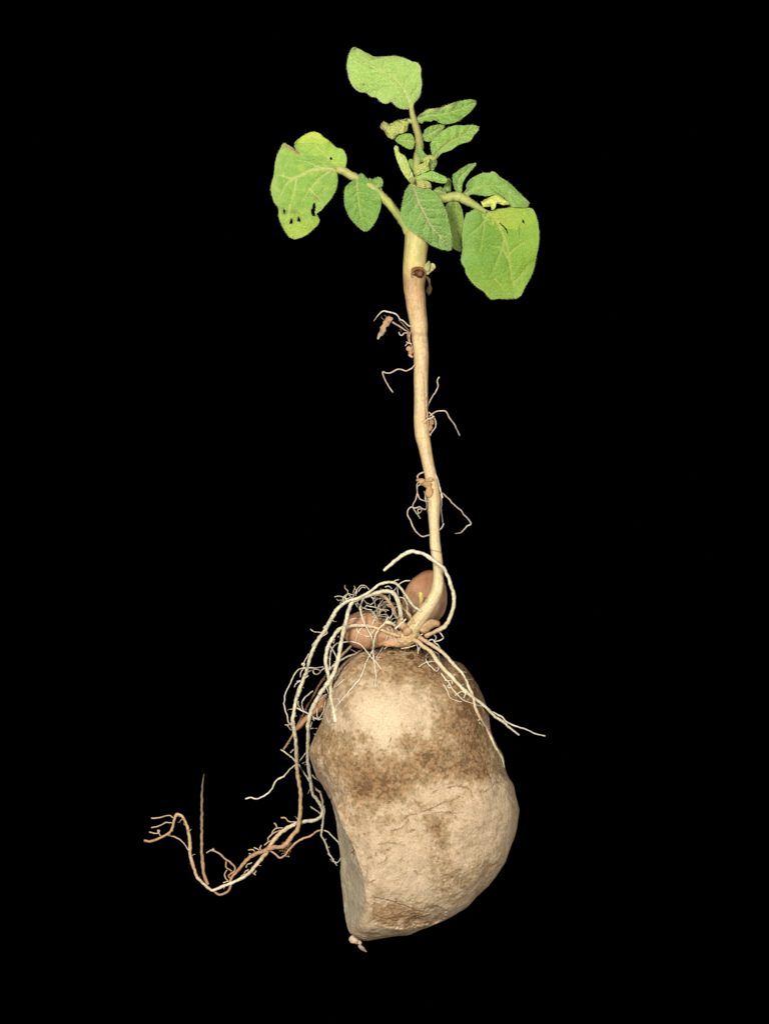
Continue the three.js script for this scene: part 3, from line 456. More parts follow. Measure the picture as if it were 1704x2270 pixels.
// the young shoot at the stem tip
{
  const sh = group('young_shoot', plant, 'cluster of small unfolding leaves at the stem tip');
  const L = (o, label) => part('leaflet', leaf({ quilt: .3, nv: 4, ...o }), M.leaf, sh, label);
  L({ mid: 'C1 590,450 560,360 530,250 518,155', left: 'C1 500,445 482,340 470,230 490,168 518,150', right: 'C1 680,385 640,330 600,290 575,240 555,175 520,150', h: [20.5, 21.5, 21.5, 21], fold: .3, c: D(142, 184, 92), c2: D(104, 148, 60), nv: 3 });
  L({ mid: 'C1 440,640 530,570 620,500 695,375', left: 'C1 430,590 435,510 520,490 590,460 640,420 692,370', right: 'C1 460,690 540,645 620,615 685,575 668,500 690,430 697,372', h: [20.5, 22.3, 22.6, 21.8], fold: -.2, c: D(200, 206, 124), c2: D(170, 184, 98), quilt: .4 });
  L({ mid: 'C1 730,590 735,520 760,450 805,432', left: 'C1 695,580 680,500 680,440 700,402 760,420 808,432', right: 'C1 750,592 772,550 802,500 815,450 810,434', h: [20, 20.5, 21, 20.5], fold: .4, c: D(120, 156, 74), c2: D(72, 104, 40), nv: 3 });
  L({ mid: 'C1 405,775 320,620 240,460 170,320 122,178', left: 'C1 375,802 280,680 230,600 180,490 140,390 115,290 102,200 120,170', right: 'C1 420,745 415,660 370,560 320,430 280,350 200,300 180,270 170,200 150,178 122,170', h: [20.5, 21.5, 21, 20, 19.5], fold: -.35, c: D(208, 216, 132), c2: D(172, 194, 98), rimC: D(226, 222, 172), quilt: .45, nv: 7 }, 'narrow pale leaflet standing to the left of the stem tip');
  L({ mid: 'C1 405,580 390,480 381,400', left: 'C1 370,540 345,480 340,430 355,403 380,397', right: 'C1 425,600 432,500 426,430 402,402 382,397', h: [19.5, 20, 20], fold: .2, c: D(128, 170, 80), c2: D(98, 142, 56), nv: 2 });
  L({ mid: 'C1 445,725 560,695 700,692 850,722 983,742', left: 'C1 432,695 540,670 560,640 640,625 700,600 760,605 860,650 930,680 970,710 985,738', right: 'C1 470,760 510,775 560,742 640,738 720,765 790,775 860,795 940,800 975,780 985,744', h: [21.5, 22.8, 23, 22.5, 22], fold: -.3, c: D(158, 200, 100), c2: D(130, 176, 74), rimC: D(206, 222, 150), quilt: .4, nv: 6 }, 'small green leaflet curling to the right of the stem tip');
  L({ mid: 'C1 600,900 580,830 560,770 520,740', left: 'C1 480,860 475,790 480,760 515,738', right: 'C1 720,880 705,800 640,760 525,738', h: [21.8, 22.3, 22.3], fold: -.3, c: D(192, 184, 110), c2: D(166, 158, 88), quilt: .4 });
}
// the big dark green leaf hanging in front of the stem
{
  const cl = group('compound_leaf', plant, 'single large dark green leaf hanging in front of the stem');
  part('petiole', petiole('C1 430,720 415,790 T4 318,480 345,545', [21.8, 23, 24.6, 24.8], [3.5, 3.2, 2.6, 1.6], { hairs: 60, col: [petC.p, D(170, 150, 100)] }), M.stem, cl);
  part('leaflet', leaf({ mid: 'T4 315,472 345,540 380,640 430,740 480,840 530,910 590,980 650,1050 694,1104', left: 'T4 295,480 255,540 230,640 212,740 215,820 245,870 310,920 380,970 450,1020 500,1060 580,1095 640,1110 680,1112 695,1106', right: 'T4 335,480 380,505 420,520 490,525 540,560 590,620 630,690 660,780 680,870 695,950 705,1030 705,1070 697,1104', h: [24.5, 25.5, 26, 25.5, 24.5, 23], fold: .08, curl: -.1, wave: .35, c: leafC.blue, c2: D(112, 156, 74), vein: D(206, 196, 146), nv: 6, hair: 1.5, quilt: .3 }), M.leaf, cl);
}
// the right leaf
{
  const cl = group('compound_leaf', plant, 'spreading right leaf with a torn yellowing end leaflet');
  part('petiole', petiole('T4 470,590 560,610 640,610 720,590 800,605 870,645 950,692 1030,740', [19.5, 19.5, 19.5, 19.3, 19.2, 19, 18.8], [10, 10, 10, 10, 11, 9, 7, 4], { hairs: 360 }), M.stem, cl);
  part('leaflet', leaf({ mid: 'T4 955,695 1030,732 1110,800 1170,900 1220,1020 1250,1150 1270,1300 1295,1440 1310,1576', left: 'T4 935,705 880,742 845,760 825,830 810,930 805,1030 808,1100 795,1180 798,1230 830,1280 850,1350 900,1420 950,1470 1010,1510 1060,1565 1085,1585 1160,1580 1230,1583 1308,1579', right: 'T4 985,695 1060,740 1100,745 1130,718 1200,710 1280,697 1340,692 1430,702 1480,712 1510,760 1530,830 1545,930 1545,1020 1530,1120 1510,1220 1490,1310 1450,1400 1410,1470 1370,1550 1330,1575 1312,1578',
    h: [18.8, 18.5, 18.2, 18, 17, 16], wave: .5, curl: -.06, wf: 11, quilt: .15, hair: 1.1, vw: 1.05, c: D(122, 166, 48), c2: D(104, 148, 44), vein: D(186, 196, 92),
    veins: ['T4 950,692 1030,732 1110,800 1170,900 1220,1020 1250,1150 1270,1300 1300,1460', 'T4 1000,740 1020,830 1000,980 980,1120', 'T4 1210,1020 1180,1120 1130,1250 1090,1340', 'T4 1240,1180 1180,1090 1110,1080 1060,1060', 'T4 1130,820 1220,830 1290,850', 'T4 1250,1150 1370,1060 1450,1010', 'T4 1120,1390 1180,1460 1210,1520', 'T4 1290,1440 1380,1340 1440,1260', 'T4 1060,760 960,900 880,960'],
    holes: ['T4 1168,850 1198,870 1232,907 1246,945 1241,946 1226,912 1194,878 1166,855', 'T4 1384,822 1400,830 1402,846 1392,844'],
    paint: (c, x, y, u, v, s) => {
      const X = (x - 840) / .22892, Y = (y - 300) / .22892, f = n3(x / 8, y / 8, 3), g = n3(x / 3, y / 3, 4);
      c = mix(c, leafC.yel, .85 * sst(-.05, .35, .9 - ((X - 1280) / 260) ** 2 - ((Y - 790) / 130) ** 2 + .5 * f)); c = mix(c, D(146, 182, 56), .7 * sst(1080, 1420, X + 110 * f));
      c = mix(c, D(152, 182, 58), .5 * sst(1200, 1560, Y + 140 * f)); c = mix(c, D(146, 186, 104), .55 * sst(1000, 820, X + 80 * f) * sst(1300, 1150, Y));
      c = mix(c, D(70, 74, 30), .8 * (1 - sst(1, 4, Math.hypot((X - 1392) / 4, (Y - 832) / 5) + 1.5 * g))); c = mix(c, D(86, 96, 40), .6 * (1 - sst(.3, 2, Math.abs(X - 1357 + 8 * g) / 4)) * sst(840, 880, Y) * sst(1010, 980, Y));
      return mix(c, D(150, 110, 76), .7 * sst(1568, 1578, Y + 5 * g) * sst(1310, 1340, X)); } }), M.leaf, cl, 'broad yellow green end leaflet torn near its upper edge');
  part('leaflet', leaf({ mid: 'T4 990,655 1060,645 1140,635 1200,640 1253,670', left: 'T4 985,645 1020,630 1070,600 1110,580 1180,590 1220,630 1255,668', right: 'T4 1005,690 1050,692 1080,690 1090,722 1130,690 1130,660 1180,668 1254,673', h: [18.6, 19.6, 19.8, 19.2], wave: .5, fold: -.2, c: D(214, 220, 116), c2: D(190, 204, 96), rimC: D(240, 232, 136), vein: D(240, 232, 140), quilt: .22, hair: .3, back: D(220, 210, 100) }), M.leaf, cl, 'small yellow curled flap beside the tear');
  part('leaflet', leaf({ mid: 'T4 835,565 930,510 1040,485 1140,495 1230,540 1330,610 1445,668', left: 'T4 820,560 852,520 848,480 880,430 940,390 1010,365 1070,365 1090,350 1120,358 1160,400 1230,440 1290,490 1350,550 1410,610 1452,662', right: 'T4 850,590 885,572 920,570 980,580 1050,587 1120,572 1190,590 1240,640 1260,675 1290,692 1350,690 1430,693 1450,672', h: [19.2, 19.5, 19, 18.6, 18, 17.6], fold: .12, wave: .55, c: D(146, 182, 92), c2: D(116, 156, 70), quilt: .22, nv: 6, vein: D(190, 204, 110), rimC: D(204, 190, 152), paint: (c, x, y) => mix(c, D(140, 178, 82), .4 * sst(-.2, .4, n3(x / 14, y / 14, 6))) }), M.leaf, cl, 'rounded green leaflet at the upper right edge');
  part('leaflet', leaf({ mid: 'T4 745,640 742,760 745,880 765,1000 800,1124', left: 'T4 715,632 690,635 655,670 640,720 665,850 695,960 704,1060 720,1095 770,1120 803,1128', right: 'T4 770,655 795,700 808,760 820,840 825,950 822,1060 806,1126', h: [18.5, 18, 17.5, 16.5, 15.5], fold: .3, c: D(138, 164, 76), c2: D(104, 134, 54), vein: D(176, 186, 100), nv: 6, quilt: .35 }), M.leaf, cl, 'narrow leaflet half hidden between the two large hanging leaflets');
  part('leaflet', leaf({ mid: 'T4 770,560 775,430 830,360 935,272', left: 'T4 745,545 722,480 716,380 745,365 800,320 860,285 935,270', right: 'T4 795,555 806,470 830,420 880,350 930,295 938,272', h: [19, 19.5, 20, 20], fold: .3, c: D(134, 176, 84), c2: D(92, 134, 52), nv: 4, quilt: .3, rimC: D(206, 210, 150) }), M.leaf, cl, 'small pointed leaflet standing up on the right leaf');
  part('leaflet', leaf({ mid: 'T4 650,545 665,470 671,417', left: 'T4 615,540 640,470 650,430 670,415', right: 'T4 690,545 693,460 690,430 672,415', h: [18.5, 18.5, 18.5], fold: .3, c: D(96, 132, 58), c2: D(76, 108, 44), nv: 2 }), M.leaf, cl);
  part('leaflet', leaf({ mid: 'T4 650,580 590,540 527,538', left: 'T4 650,530 590,503 550,515 525,537', right: 'T4 630,612 575,590 535,560 525,540', h: [19.5, 20, 19.5], fold: .2, c: D(130, 158, 74), c2: D(84, 112, 48), nv: 2, quilt: .4 }), M.leaf, cl);
}
// the left leaf
{
  const cl = group('compound_leaf', plant, 'yellowing left leaf with holes and a brown tear');
  part('petiole', petiole('T3 1620,1200 1560,1080 1440,915 1340,795 1240,700 1150,625 1050,570 960,530 880,482 790,465 640,458', [19.5, 19, 18.5, 18, 17.2, 16.6, 16.2], [11, 11, 9.5, 9.2, 9.2, 9, 9, 9, 9, 6.5, 1.5], { hairs: 420, col: [D(196, 200, 104), D(192, 202, 96), D(196, 200, 104), D(202, 196, 116)] }), M.stem, cl);
  part('leaflet', leaf({ mid: 'T3 800,472 700,500 610,590 520,720 430,850 385,1000 345,1214', left: 'T3 800,440 740,402 680,372 620,352 550,330 470,292 402,277 350,245 290,205 235,185 205,240 175,300 150,380 140,470 130,540 105,630 102,690 115,760 140,830 180,880 185,930 190,1000 225,1080 270,1160 300,1200 343,1217', right: 'T3 805,505 820,560 815,640 795,700 750,780 690,850 650,900 610,930 590,945 610,985 625,1020 600,1070 550,1120 490,1170 430,1200 385,1213 347,1217',
    h: [17.2, 17, 16.5, 16, 15, 14], wave: .5, curl: -.05, wf: 12, quilt: .13, hair: .8, c: D(146, 188, 78), c2: D(124, 168, 64), vein: D(214, 216, 128),
    veins: ['T3 800,465 640,455 540,475 420,530 330,575 260,640 205,740', 'T3 740,480 620,570 520,680 430,820', 'T3 375,575 345,730 310,850', 'T3 650,450 550,410 480,380 380,370', 'T3 330,575 240,540 160,530', 'T3 520,680 600,760 640,800', 'T3 310,850 290,960 290,1000'],
    holes: ['T3 572,825 582,870 572,930 585,972 545,967 530,915 550,885 555,840', 'T3 240,892 257,910 247,948 234,925', 'T3 318,995 337,1020 327,1058 303,1052', 'T3 395,972 420,1015 412,1038 384,1022', 'T3 560,352 575,362 566,368'],
    paint: (c, x, y) => {
      const X = (x - 580) / .20482, Y = (y - 280) / .20482, f = n3(x / 9, y / 9, 3), g = n3(x / 3, y / 3, 4);
      c = mix(c, D(178, 200, 74), .8 * sst(900, 1130, Y + 90 * f)); c = mix(c, D(182, 200, 86), .6 * sst(.0, .5, fbm(x / 16, y / 16, 8, 2) + .1)); c = mix(c, D(176, 196, 110), .5 * sst(260, 120, X + 60 * f));
      const d = segDist(px('T3 230,185 300,210 350,250 400,280'), x, y)[0]; c = mix(c, D(176, 120, 84), .85 * (1 - sst(2, 8, d + 4 * g))); c = mix(c, D(90, 56, 40), .6 * (1 - sst(.5, 3, d + 2 * g)) * sst(300, 360, X));
      for (const [a, b] of [[240, 930], [320, 1030], [400, 1000], [590, 770], [555, 900], [345, 920]]) c = mix(c, D(150, 116, 62), .6 * (1 - sst(3, 8, Math.hypot(X - a, Y - b) * .2 + 4 * g)));
      return c; } }), M.leaf, cl, 'large yellow green end leaflet pierced by small holes');
  part('leaflet', leaf({ mid: 'T3 860,455 730,355 650,275 580,215 480,195 357,203', left: 'T3 905,440 918,350 890,270 860,242 820,235 770,200 720,150 670,120 620,75 550,60 480,85 400,140 358,190', right: 'T3 800,465 735,425 640,392 560,365 470,325 410,285 365,235 356,208', h: [17.2, 16.8, 16.5, 16, 15.6], fold: .06, wave: .5, quilt: .16, hair: .8, c: D(166, 198, 80), c2: D(146, 182, 70), nv: 5, vein: D(212, 216, 124), holes: ['T3 738,345 750,335 765,360 745,362'],
    paint: (c, x, y) => { const X = (x - 580) / .20482, Y = (y - 280) / .20482; c = mix(c, D(198, 208, 76), .9 * sst(210, 100, Y + 60 * n3(x / 9, y / 9, 2))); return mix(c, D(120, 150, 66), .4 * (1 - sst(2, 9, segDist(px('T3 420,285 560,350 740,380'), x, y)[0] + 4 * n3(x / 4, y / 4, 1)))); } }), M.leaf, cl, 'rounded yellow upper lobe of the left leaf');
  part('leaflet', leaf({ mid: 'T3 1030,560 1030,680 1045,800 1060,920 1085,1030 1128,1132', left: 'T3 1000,575 960,610 910,660 893,740 900,850 925,930 980,1020 1040,1085 1090,1125 1126,1135', right: 'T3 1080,545 1120,550 1165,590 1212,650 1255,700 1285,780 1287,870 1260,960 1240,1010 1190,1090 1160,1120 1130,1135', h: [18.8, 18.8, 18.5, 18, 17], fold: .06, wave: .35, c: D(134, 178, 78), c2: D(112, 156, 64), nv: 5, quilt: .2, vein: D(176, 196, 98) }), M.leaf, cl, 'oval green leaflet below the left petiole');
  part('leaflet', leaf({ mid: 'T3 1240,665 1260,610 1262,552', left: 'T3 1215,650 1200,610 1215,570 1258,549', right: 'T3 1290,665 1310,625 1300,570 1264,549', h: [18.8, 19.2, 19], fold: .15, c: D(126, 166, 74), c2: D(104, 144, 60), nv: 2 }), M.leaf, cl);
  part('leaflet', leaf({ mid: 'T3 1075,575 1078,540 1078,512', left: 'T3 1045,560 1040,535 1076,510', right: 'T3 1110,565 1110,530 1080,510', h: [18.4, 18.8, 18.8], fold: .2, c: D(126, 162, 74), c2: D(100, 136, 58), nv: 2 }), M.leaf, cl);
  part('leaflet', leaf({ mid: 'T3 1200,640 1180,600 1160,565', left: 'T3 1165,610 1150,585 1155,562', right: 'T3 1235,640 1225,590 1165,560', h: [18.2, 18.4, 18.4], fold: .2, c: D(110, 148, 66), c2: D(90, 124, 52), nv: 2 }), M.leaf, cl);
  part('leaflet', leaf({ mid: 'T3 1265,800 1285,740 1288,670', left: 'T3 1255,780 1255,720 1286,668', right: 'T3 1282,805 1312,740 1292,668', h: [18.4, 18.6, 18.6], fold: .2, c: D(116, 158, 70), c2: D(96, 134, 58), nv: 2 }), M.leaf, cl);
}

// ---------------------------------------------------------------- roots
const CR = [rc.tan, rc.cream, rc.cream];
function root(pts, h, r, o = {}) {
  const { parent = plant, name = 'root', label, fuzz = 0, fuzzLen = [2, 8], ...t } = o;
  const g = tube({ pts: px(pts), h, r: r.map((v) => v * (v > 2 ? .88 : .95)), col: CR, sides: 12, step: 1.2, rough: .13, freq: .2, wob: .55, ...t }), m = part(name, g, M.root, parent, label);
  if (fuzz) {                                               // fine side roots, too many and too fine to pick apart
    const { P2, hs, rs } = g.userData, list = [];
    for (let k = 0; k < fuzz; k++) {
      const i = Math.floor(rr(.04, .97) * P2.length), a = rnd() * 6.283, l = rr(...fuzzLen) * (rnd() < .15 ? 1.8 : 1), [x, y] = P2[i], b = a + rr(-1, 1), c = b + rr(-1.2, 1.2);
      const q = [[x, y], [x + Math.cos(a) * l * .5, y + Math.sin(a) * l * .5], [x + Math.cos(a) * l * .5 + Math.cos(b) * l * .4, y + Math.sin(a) * l * .5 + Math.sin(b) * l * .4], [x + Math.cos(a) * l * .5 + Math.cos(b) * l * .4 + Math.cos(c) * l * .3, y + Math.sin(a) * l * .5 + Math.sin(b) * l * .4 + Math.sin(c) * l * .3]];
      list.push(tube({ pts: q, h: [hs[i], hs[i] + rr(-.5, .8)], r: [rr(.45, .8), .35], col: t.col || rc.cream, sides: 5, step: 1.6, rest: true }));
    }
    const f = part('side_rootlets', mergeGeometries(list), M.root, m); f.userData.kind = 'stuff';
  }
  return m;
}
const fine = (parent, pts, h, r = [1.1, .8], o = {}) => root(pts, h, r, { parent, name: 'rootlet', sides: 6, rough: .16, wob: .5, col: [rc.cream, rc.white], ...o });

// left bundle: long root to the far lower left
const rA = root('R4 1140,560 1060,510 1000,430 940,340 895,285 850,255 770,250 690,270 630,315 560,365 430,430 R5 1100,330 960,430 860,580 760,760 660,900 590,1040 540,1190 500,1350 440,1500 380,1680 R6 350,30 310,180 285,320 270,430 290,560 310,680 315,800 320,930 325,1060 345,1180 365,1300 365,1420 362,1560 345,1680 320,1780 C7 1440,370 1380,450 1320,530 1250,600 1100,622 990,645 900,690 800,720 700,770 600,850 500,970 420,1060 340,1160 320,1240 325,1300 290,1380 200,1435 130,1450 30,1390',
  [34, 40, 43, 41, 35, 28, 22, 18, 14, 10, 7, 5, 3, 2, 1.5], [3, 3, 3, 3.5, 4.6, 4.4, 4.2, 4.2, 4.4, 4.8, 4.6, 4.6, 5.2, 5.6, 4.6, 3.2, 2.4], { col: [rc.cream, rc.cream, rc.cream, rc.cream, rc.cream, rc.cream, rc.cream, rc.tan, rc.tan, rc.brown, rc.brown, rc.brown], fuzz: 80, sides: 14, rough: .13, label: 'longest root, running down the left side to the lower left' });
const rB = root('R4 925,650 905,530 875,420 830,358 750,345 660,360 560,392 430,440 R5 1140,370 1060,640 1000,900 950,1170 880,1380 790,1520 690,1660 R6 610,100 530,230 480,370 460,480 460,650 455,770 455,900 465,1000 480,1100 495,1200 515,1320 560,1390 610,1460 637,1530 620,1600 540,1650 450,1660 380,1670 300,1690 C7 1450,210 1340,270 1220,350 1120,450 1050,540 990,630 950,720 880,800 800,900 720,990 640,1080 560,1140 440,1200 330,1250 200,1300 60,1360 10,1375 R2 505,1195 455,1140 432,1080 405,980 402,880 388,790 370,740 340,692 305,682 288,720 270,790 240,825 170,860 110,880 68,875',
  [34, 39, 42, 40, 36, 33, 28, 22, 16, 11, 7, 5, 4, 3, 2.5, 2, 1.5, 1.5, 2, 3, 4], [5, 5, 4.6, 4.4, 4.8, 5, 5, 4.4, 4.2, 4, 4.6, 5, 4.6, 3.6, 3.6, 4.2, 3.4, 3, 3], { col: [rc.cream, rc.cream, rc.cream, rc.cream, rc.cream, rc.cream, rc.cream, rc.tan, rc.cream, rc.tan, rc.tan, rc.brown], fuzz: 95, sides: 14, rough: .13, label: 'root looping at the far lower left with a curled end' });
const rC = root('R4 905,830 800,800 700,760 600,727 480,715 360,722 R5 1080,692 970,735 870,865 800,1010 780,1150 790,1280 820,1400 850,1600 R6 740,140 765,280 792,440', [35, 36, 37, 36.5, 35, 32, 30, 29, 30], [4.4, 4.2, 4, 4.4, 4.6, 4.6, 4.6, 4.6], { fuzz: 12, label: 'cream root over the left tuber, cut off at its end' });
const rN = root('T6 545,1945 640,1902 710,1860 750,1790 780,1700 785,1620 760,1520 730,1430 690,1362 620,1312 550,1262 480,1238 430,1228 360,1256 300,1300 240,1350 195,1390', [33, 34, 35, 36, 38, 40, 40, 39, 37, 35], [5, 5, 4.4, 4.2, 4.2, 4.2, 4.4, 4.4, 4.2, 3.6], { col: [D(214, 176, 128), rc.cream, rc.cream, rc.cream], fuzz: 6, fuzzLen: [2, 4], label: 'thick cream root curling up and over the stem' });
const rM1 = root('C2 80,90 130,110 180,160 270,220 330,310 400,400 490,490 570,580 670,670 760,740 860,820 950,910 1050,980 1130,1050 1220,1120', [34, 35, 36, 36, 35, 34, 31, 28, 26], [5.4, 4.8, 4.8, 4.6, 4.2, 4, 3.6, 2.8, 1.6], { fuzz: 12, fuzzLen: [2, 7] });
const rM2 = root('C2 140,60 230,118 330,180 420,250 500,340 590,440 640,520 680,610 720,700 740,790 770,880 820,970 880,1070 930,1180 980,1280 1030,1360 1060,1470', [33, 33, 33, 32, 31, 30, 29, 27, 25], [5, 4.6, 4, 3.8, 3.8, 3.4, 3.4, 3.2, 1.4], { col: [D(220, 182, 132), rc.cream, D(240, 204, 160), rc.cream], fuzz: 10, fuzzLen: [2, 7] });
fine(rM1, 'C2 860,830 950,880 1030,920 1090,980 1200,1030 1300,1060 1380,1100 1500,1130', [30, 29, 28, 27], [1.6, 1.7, 1.2]);
for (const s of ['C2 380,460 450,540 500,620 560,690 630,750 720,780 800,805 860,830', 'C2 400,570 440,630 480,720 540,745 600,762', 'C2 235,240 208,285 230,340 280,390 330,430 352,405 348,380', 'C2 140,380 200,340 280,325 330,330', 'C2 380,450 410,500 425,530 490,535 500,565', 'C2 470,560 448,598 482,612', 'C2 500,480 540,458 590,435 650,442', 'C2 655,522 718,512', 'C2 560,550 620,540', 'C2 620,560 600,600', 'C2 620,720 640,670 600,650 560,662', 'C2 530,690 585,655', 'C2 300,215 350,250 360,300 380,370', 'C2 780,960 810,940', 'C2 790,990 830,1025'])
  fine(rM1, s, [26, 26], [1.5, 1.1]);
for (const s of ['R4 1090,890 1120,830 1180,792 1240,785', 'R4 1265,800 1298,840 1290,872', 'R4 1325,775 1378,852 1300,885 1250,868 1200,892', 'R4 1080,900 1100,950 1105,1018', 'R4 1135,930 1115,985', 'R4 1275,890 1330,940 1348,975', 'R4 925,965 1000,952 1075,930'])
  fine(rN, s, [33, 32], [1.5, 1.1]);
// roots behind the bundle
const rD = root('R4 880,640 830,520 765,425 700,385 620,378 540,400', [31, 34, 37, 38, 37], [4.4, 4.2, 4, 3.6], { col: [rc.tan, D(240, 212, 160)], fuzz: 10 });
const rE = root('R4 1060,690 1000,590 940,530 905,470', [33, 33, 33, 34], [3.6, 3.4, 3], { col: [rc.tan, D(236, 204, 154)], fuzz: 8 });
root('R4 660,590 720,545 790,490 850,480', [24, 25, 27, 29], [3.6, 3.4, 3], { col: [D(190, 160, 112), D(210, 176, 126)], rest: false, fuzz: 8 });
root('R4 760,685 810,690 860,725', [37, 37, 37], [4, 3.8, 3], { col: [rc.cream, rc.tan], fuzz: 4 });
root('R4 858,752 915,700 972,648', [38, 38.5, 39], [2.2, 2.4, 2], { col: rc.white });
const rF = root('R5 1160,945 1050,1060 960,1160 880,1260 780,1390 690,1520 C3 920,500 840,630 760,760 700,890 620,1040 540,1190 480,1320 400,1460 320,1590 268,1670', [22, 20, 17, 15, 13, 11, 9, 8], [3, 3, 2.6, 2.4, 2.4, 2.4, 2.6], { col: [rc.tan, rc.brown, rc.brown, rc.brown], rest: false, fuzz: 12, fuzzLen: [2, 6], label: 'thin brown root crossing behind the cream roots on the left' });
root('R5 1290,1022 1200,1080 1080,1125 980,1180 900,1235 820,1310', [24, 24, 23, 22], [2.2, 2.2, 2], { rest: false, fuzz: 6 });
// long branch of the second root, with its loop at the cut side of the tuber
const rG = root('R6 498,1208 560,1270 600,1300 630,1380 642,1480 655,1540 642,1660 632,1765 622,1830 668,1920 700,2010 735,2090 780,2160 812,2205', [8, 7, 6, 6, 5, 5], [2.6, 2.4, 2.4, 2.4, 2, 1.2], { rest: false, fuzz: 26, fuzzLen: [2, 7] });
fine(rG, 'R6 632,1768 700,1790 760,1850 820,1910 860,2000 865,2100 830,2160 790,2178', [5, 6, 8, 8, 6], [1.6, 1.6, 1.4], { rest: false });
fine(rG, 'R6 632,1768 560,1790 490,1840 380,1882 280,1952 210,2030 160,2090 110,2110 50,2060 C7 990,660', [5, 4, 3, 2.5], [2.2, 2.6, 2.6, 2.2], { col: [rc.tan, D(214, 170, 132)], rest: false });
fine(rG, 'R6 700,2060 740,2100 760,2140 790,2175', [5, 5], [1.2, 1], { rest: false });
fine(rF, 'C3 210,1680 270,1710 340,1770 440,1840 R6 250,870 300,925 350,970 400,1060 450,1130 500,1210', [8, 8, 7.5, 7], [1.6, 1.8, 1.8, 2]);
fine(rF, 'R6 430,825 380,890 330,950 250,1010 160,1110 80,1150 R2 1100,400 1040,430 1000,500 950,545 890,567 850,558 812,567', [12, 10, 8, 6, 5], [1.2, 1.5, 1.7, 1.8, 1.7]);
// the straight dry root that stands alone at the lower left
root('R2 535,1195 508,1130 492,1000 490,850 490,700 491,550 496,450 507,385', [2.2, 1.6, 1.6, 1.5, 1.5], [4, 4, 3.8, 3.6, 3.4, 3.2, 2.4, .9], { col: [rc.brown, D(190, 156, 112), D(160, 132, 98), D(132, 108, 78)], fuzz: 10, fuzzLen: [2, 5], label: 'straight dry brown root standing alone at the lower left' });
for (const s of ['R2 120,710 180,706 250,690 290,712', 'R2 120,780 180,765 230,740 272,745', 'R2 105,812 160,822 180,802 165,798 185,838', 'R2 240,835 310,855 360,900 392,945', 'C7 1210,100 1280,105 1340,160 1430,175 1500,165', 'C7 1090,195 1125,240 1135,280', 'C7 985,500 990,450 1050,390 1150,340 1240,310', 'C7 1050,380 1080,320 1150,280 1250,280', 'C7 920,580 980,530 1040,500', 'C7 1350,782 1280,765', 'C7 735,625 790,650 830,670', 'C7 640,665 720,662 750,700', 'C7 650,730 700,745', 'C7 860,585 840,640 870,670', 'C7 600,970 620,920 700,890', 'C7 510,1130 560,1090 600,1030 640,1010', 'C7 760,1100 720,1060 690,1030', 'C7 770,1030 740,1085', 'C7 200,1240 250,1220 290,1215', 'C7 20,640 35,670'])
  fine(rB, s, [1.5, 1.8], [1.7, 1.2], { col: [rc.tan, D(240, 216, 180)] });
fine(rA, 'C7 0,675 70,695 160,750 240,830 300,860 350,910 400,970 400,1030 340,1080 290,1120 320,1160', [2, 2.5, 2.5, 2], [2, 2.4, 2.4, 2], { col: [D(206, 168, 128), rc.brown] });
fine(rA, 'C7 250,870 250,970 310,1010 345,1035', [2, 2], [2, 1.8], { col: rc.brown }); fine(rA, 'C7 260,1020 220,1090 240,1160 290,1212', [2, 2], [1.6, 1.4], { col: rc.tan });
fine(rA, 'R2 525,965 550,948 580,940', [2, 2], [1.4, 1.8], { col: rc.tan });
for (const s of ['R2 1290,625 1340,660 1372,692', 'R6 510,1095 540,1130 590,1165', 'R6 390,955 440,930']) fine(rG, s, [6, 5], [1.4, 1.2], { rest: false });
part('soil_tuft', (() => { const l = []; const dn = mottle(D(150, 104, 62), D(206, 158, 104), 3); for (let k = 0; k < 26; k++) { const [x, y] = px('C7 1310,590')[0]; l.push(lump(x + rr(-11, 9), y + rr(-9, 14), rr(1, 3.4), rr(1, 3.4), rr(.8, 2.2), rr(.8, 2), dn, { amp: .5, det: 8, turn: rr(0, 3) })); }
  for (let k = 0; k < 40; k++) { const [x, y] = px('C7 1310,600')[0], a = rnd() * 6.28, q = [[x + rr(-9, 8), y + rr(-9, 12)]]; for (let i = 0; i < 3; i++) q.push([q[i][0] + Math.cos(a + rr(-1, 1)) * rr(2, 5), q[i][1] + Math.sin(a + rr(-1, 1)) * rr(2, 5)]); l.push(tube({ pts: q, h: [rr(1, 3.5), rr(1, 3.5)], r: [.7, .4], col: mix(rc.brown, rc.tan, rnd()), sides: 5, step: 1.6, rest: false })); } return mergeGeometries(l); })(), M.dry, rA).userData.kind = 'stuff';
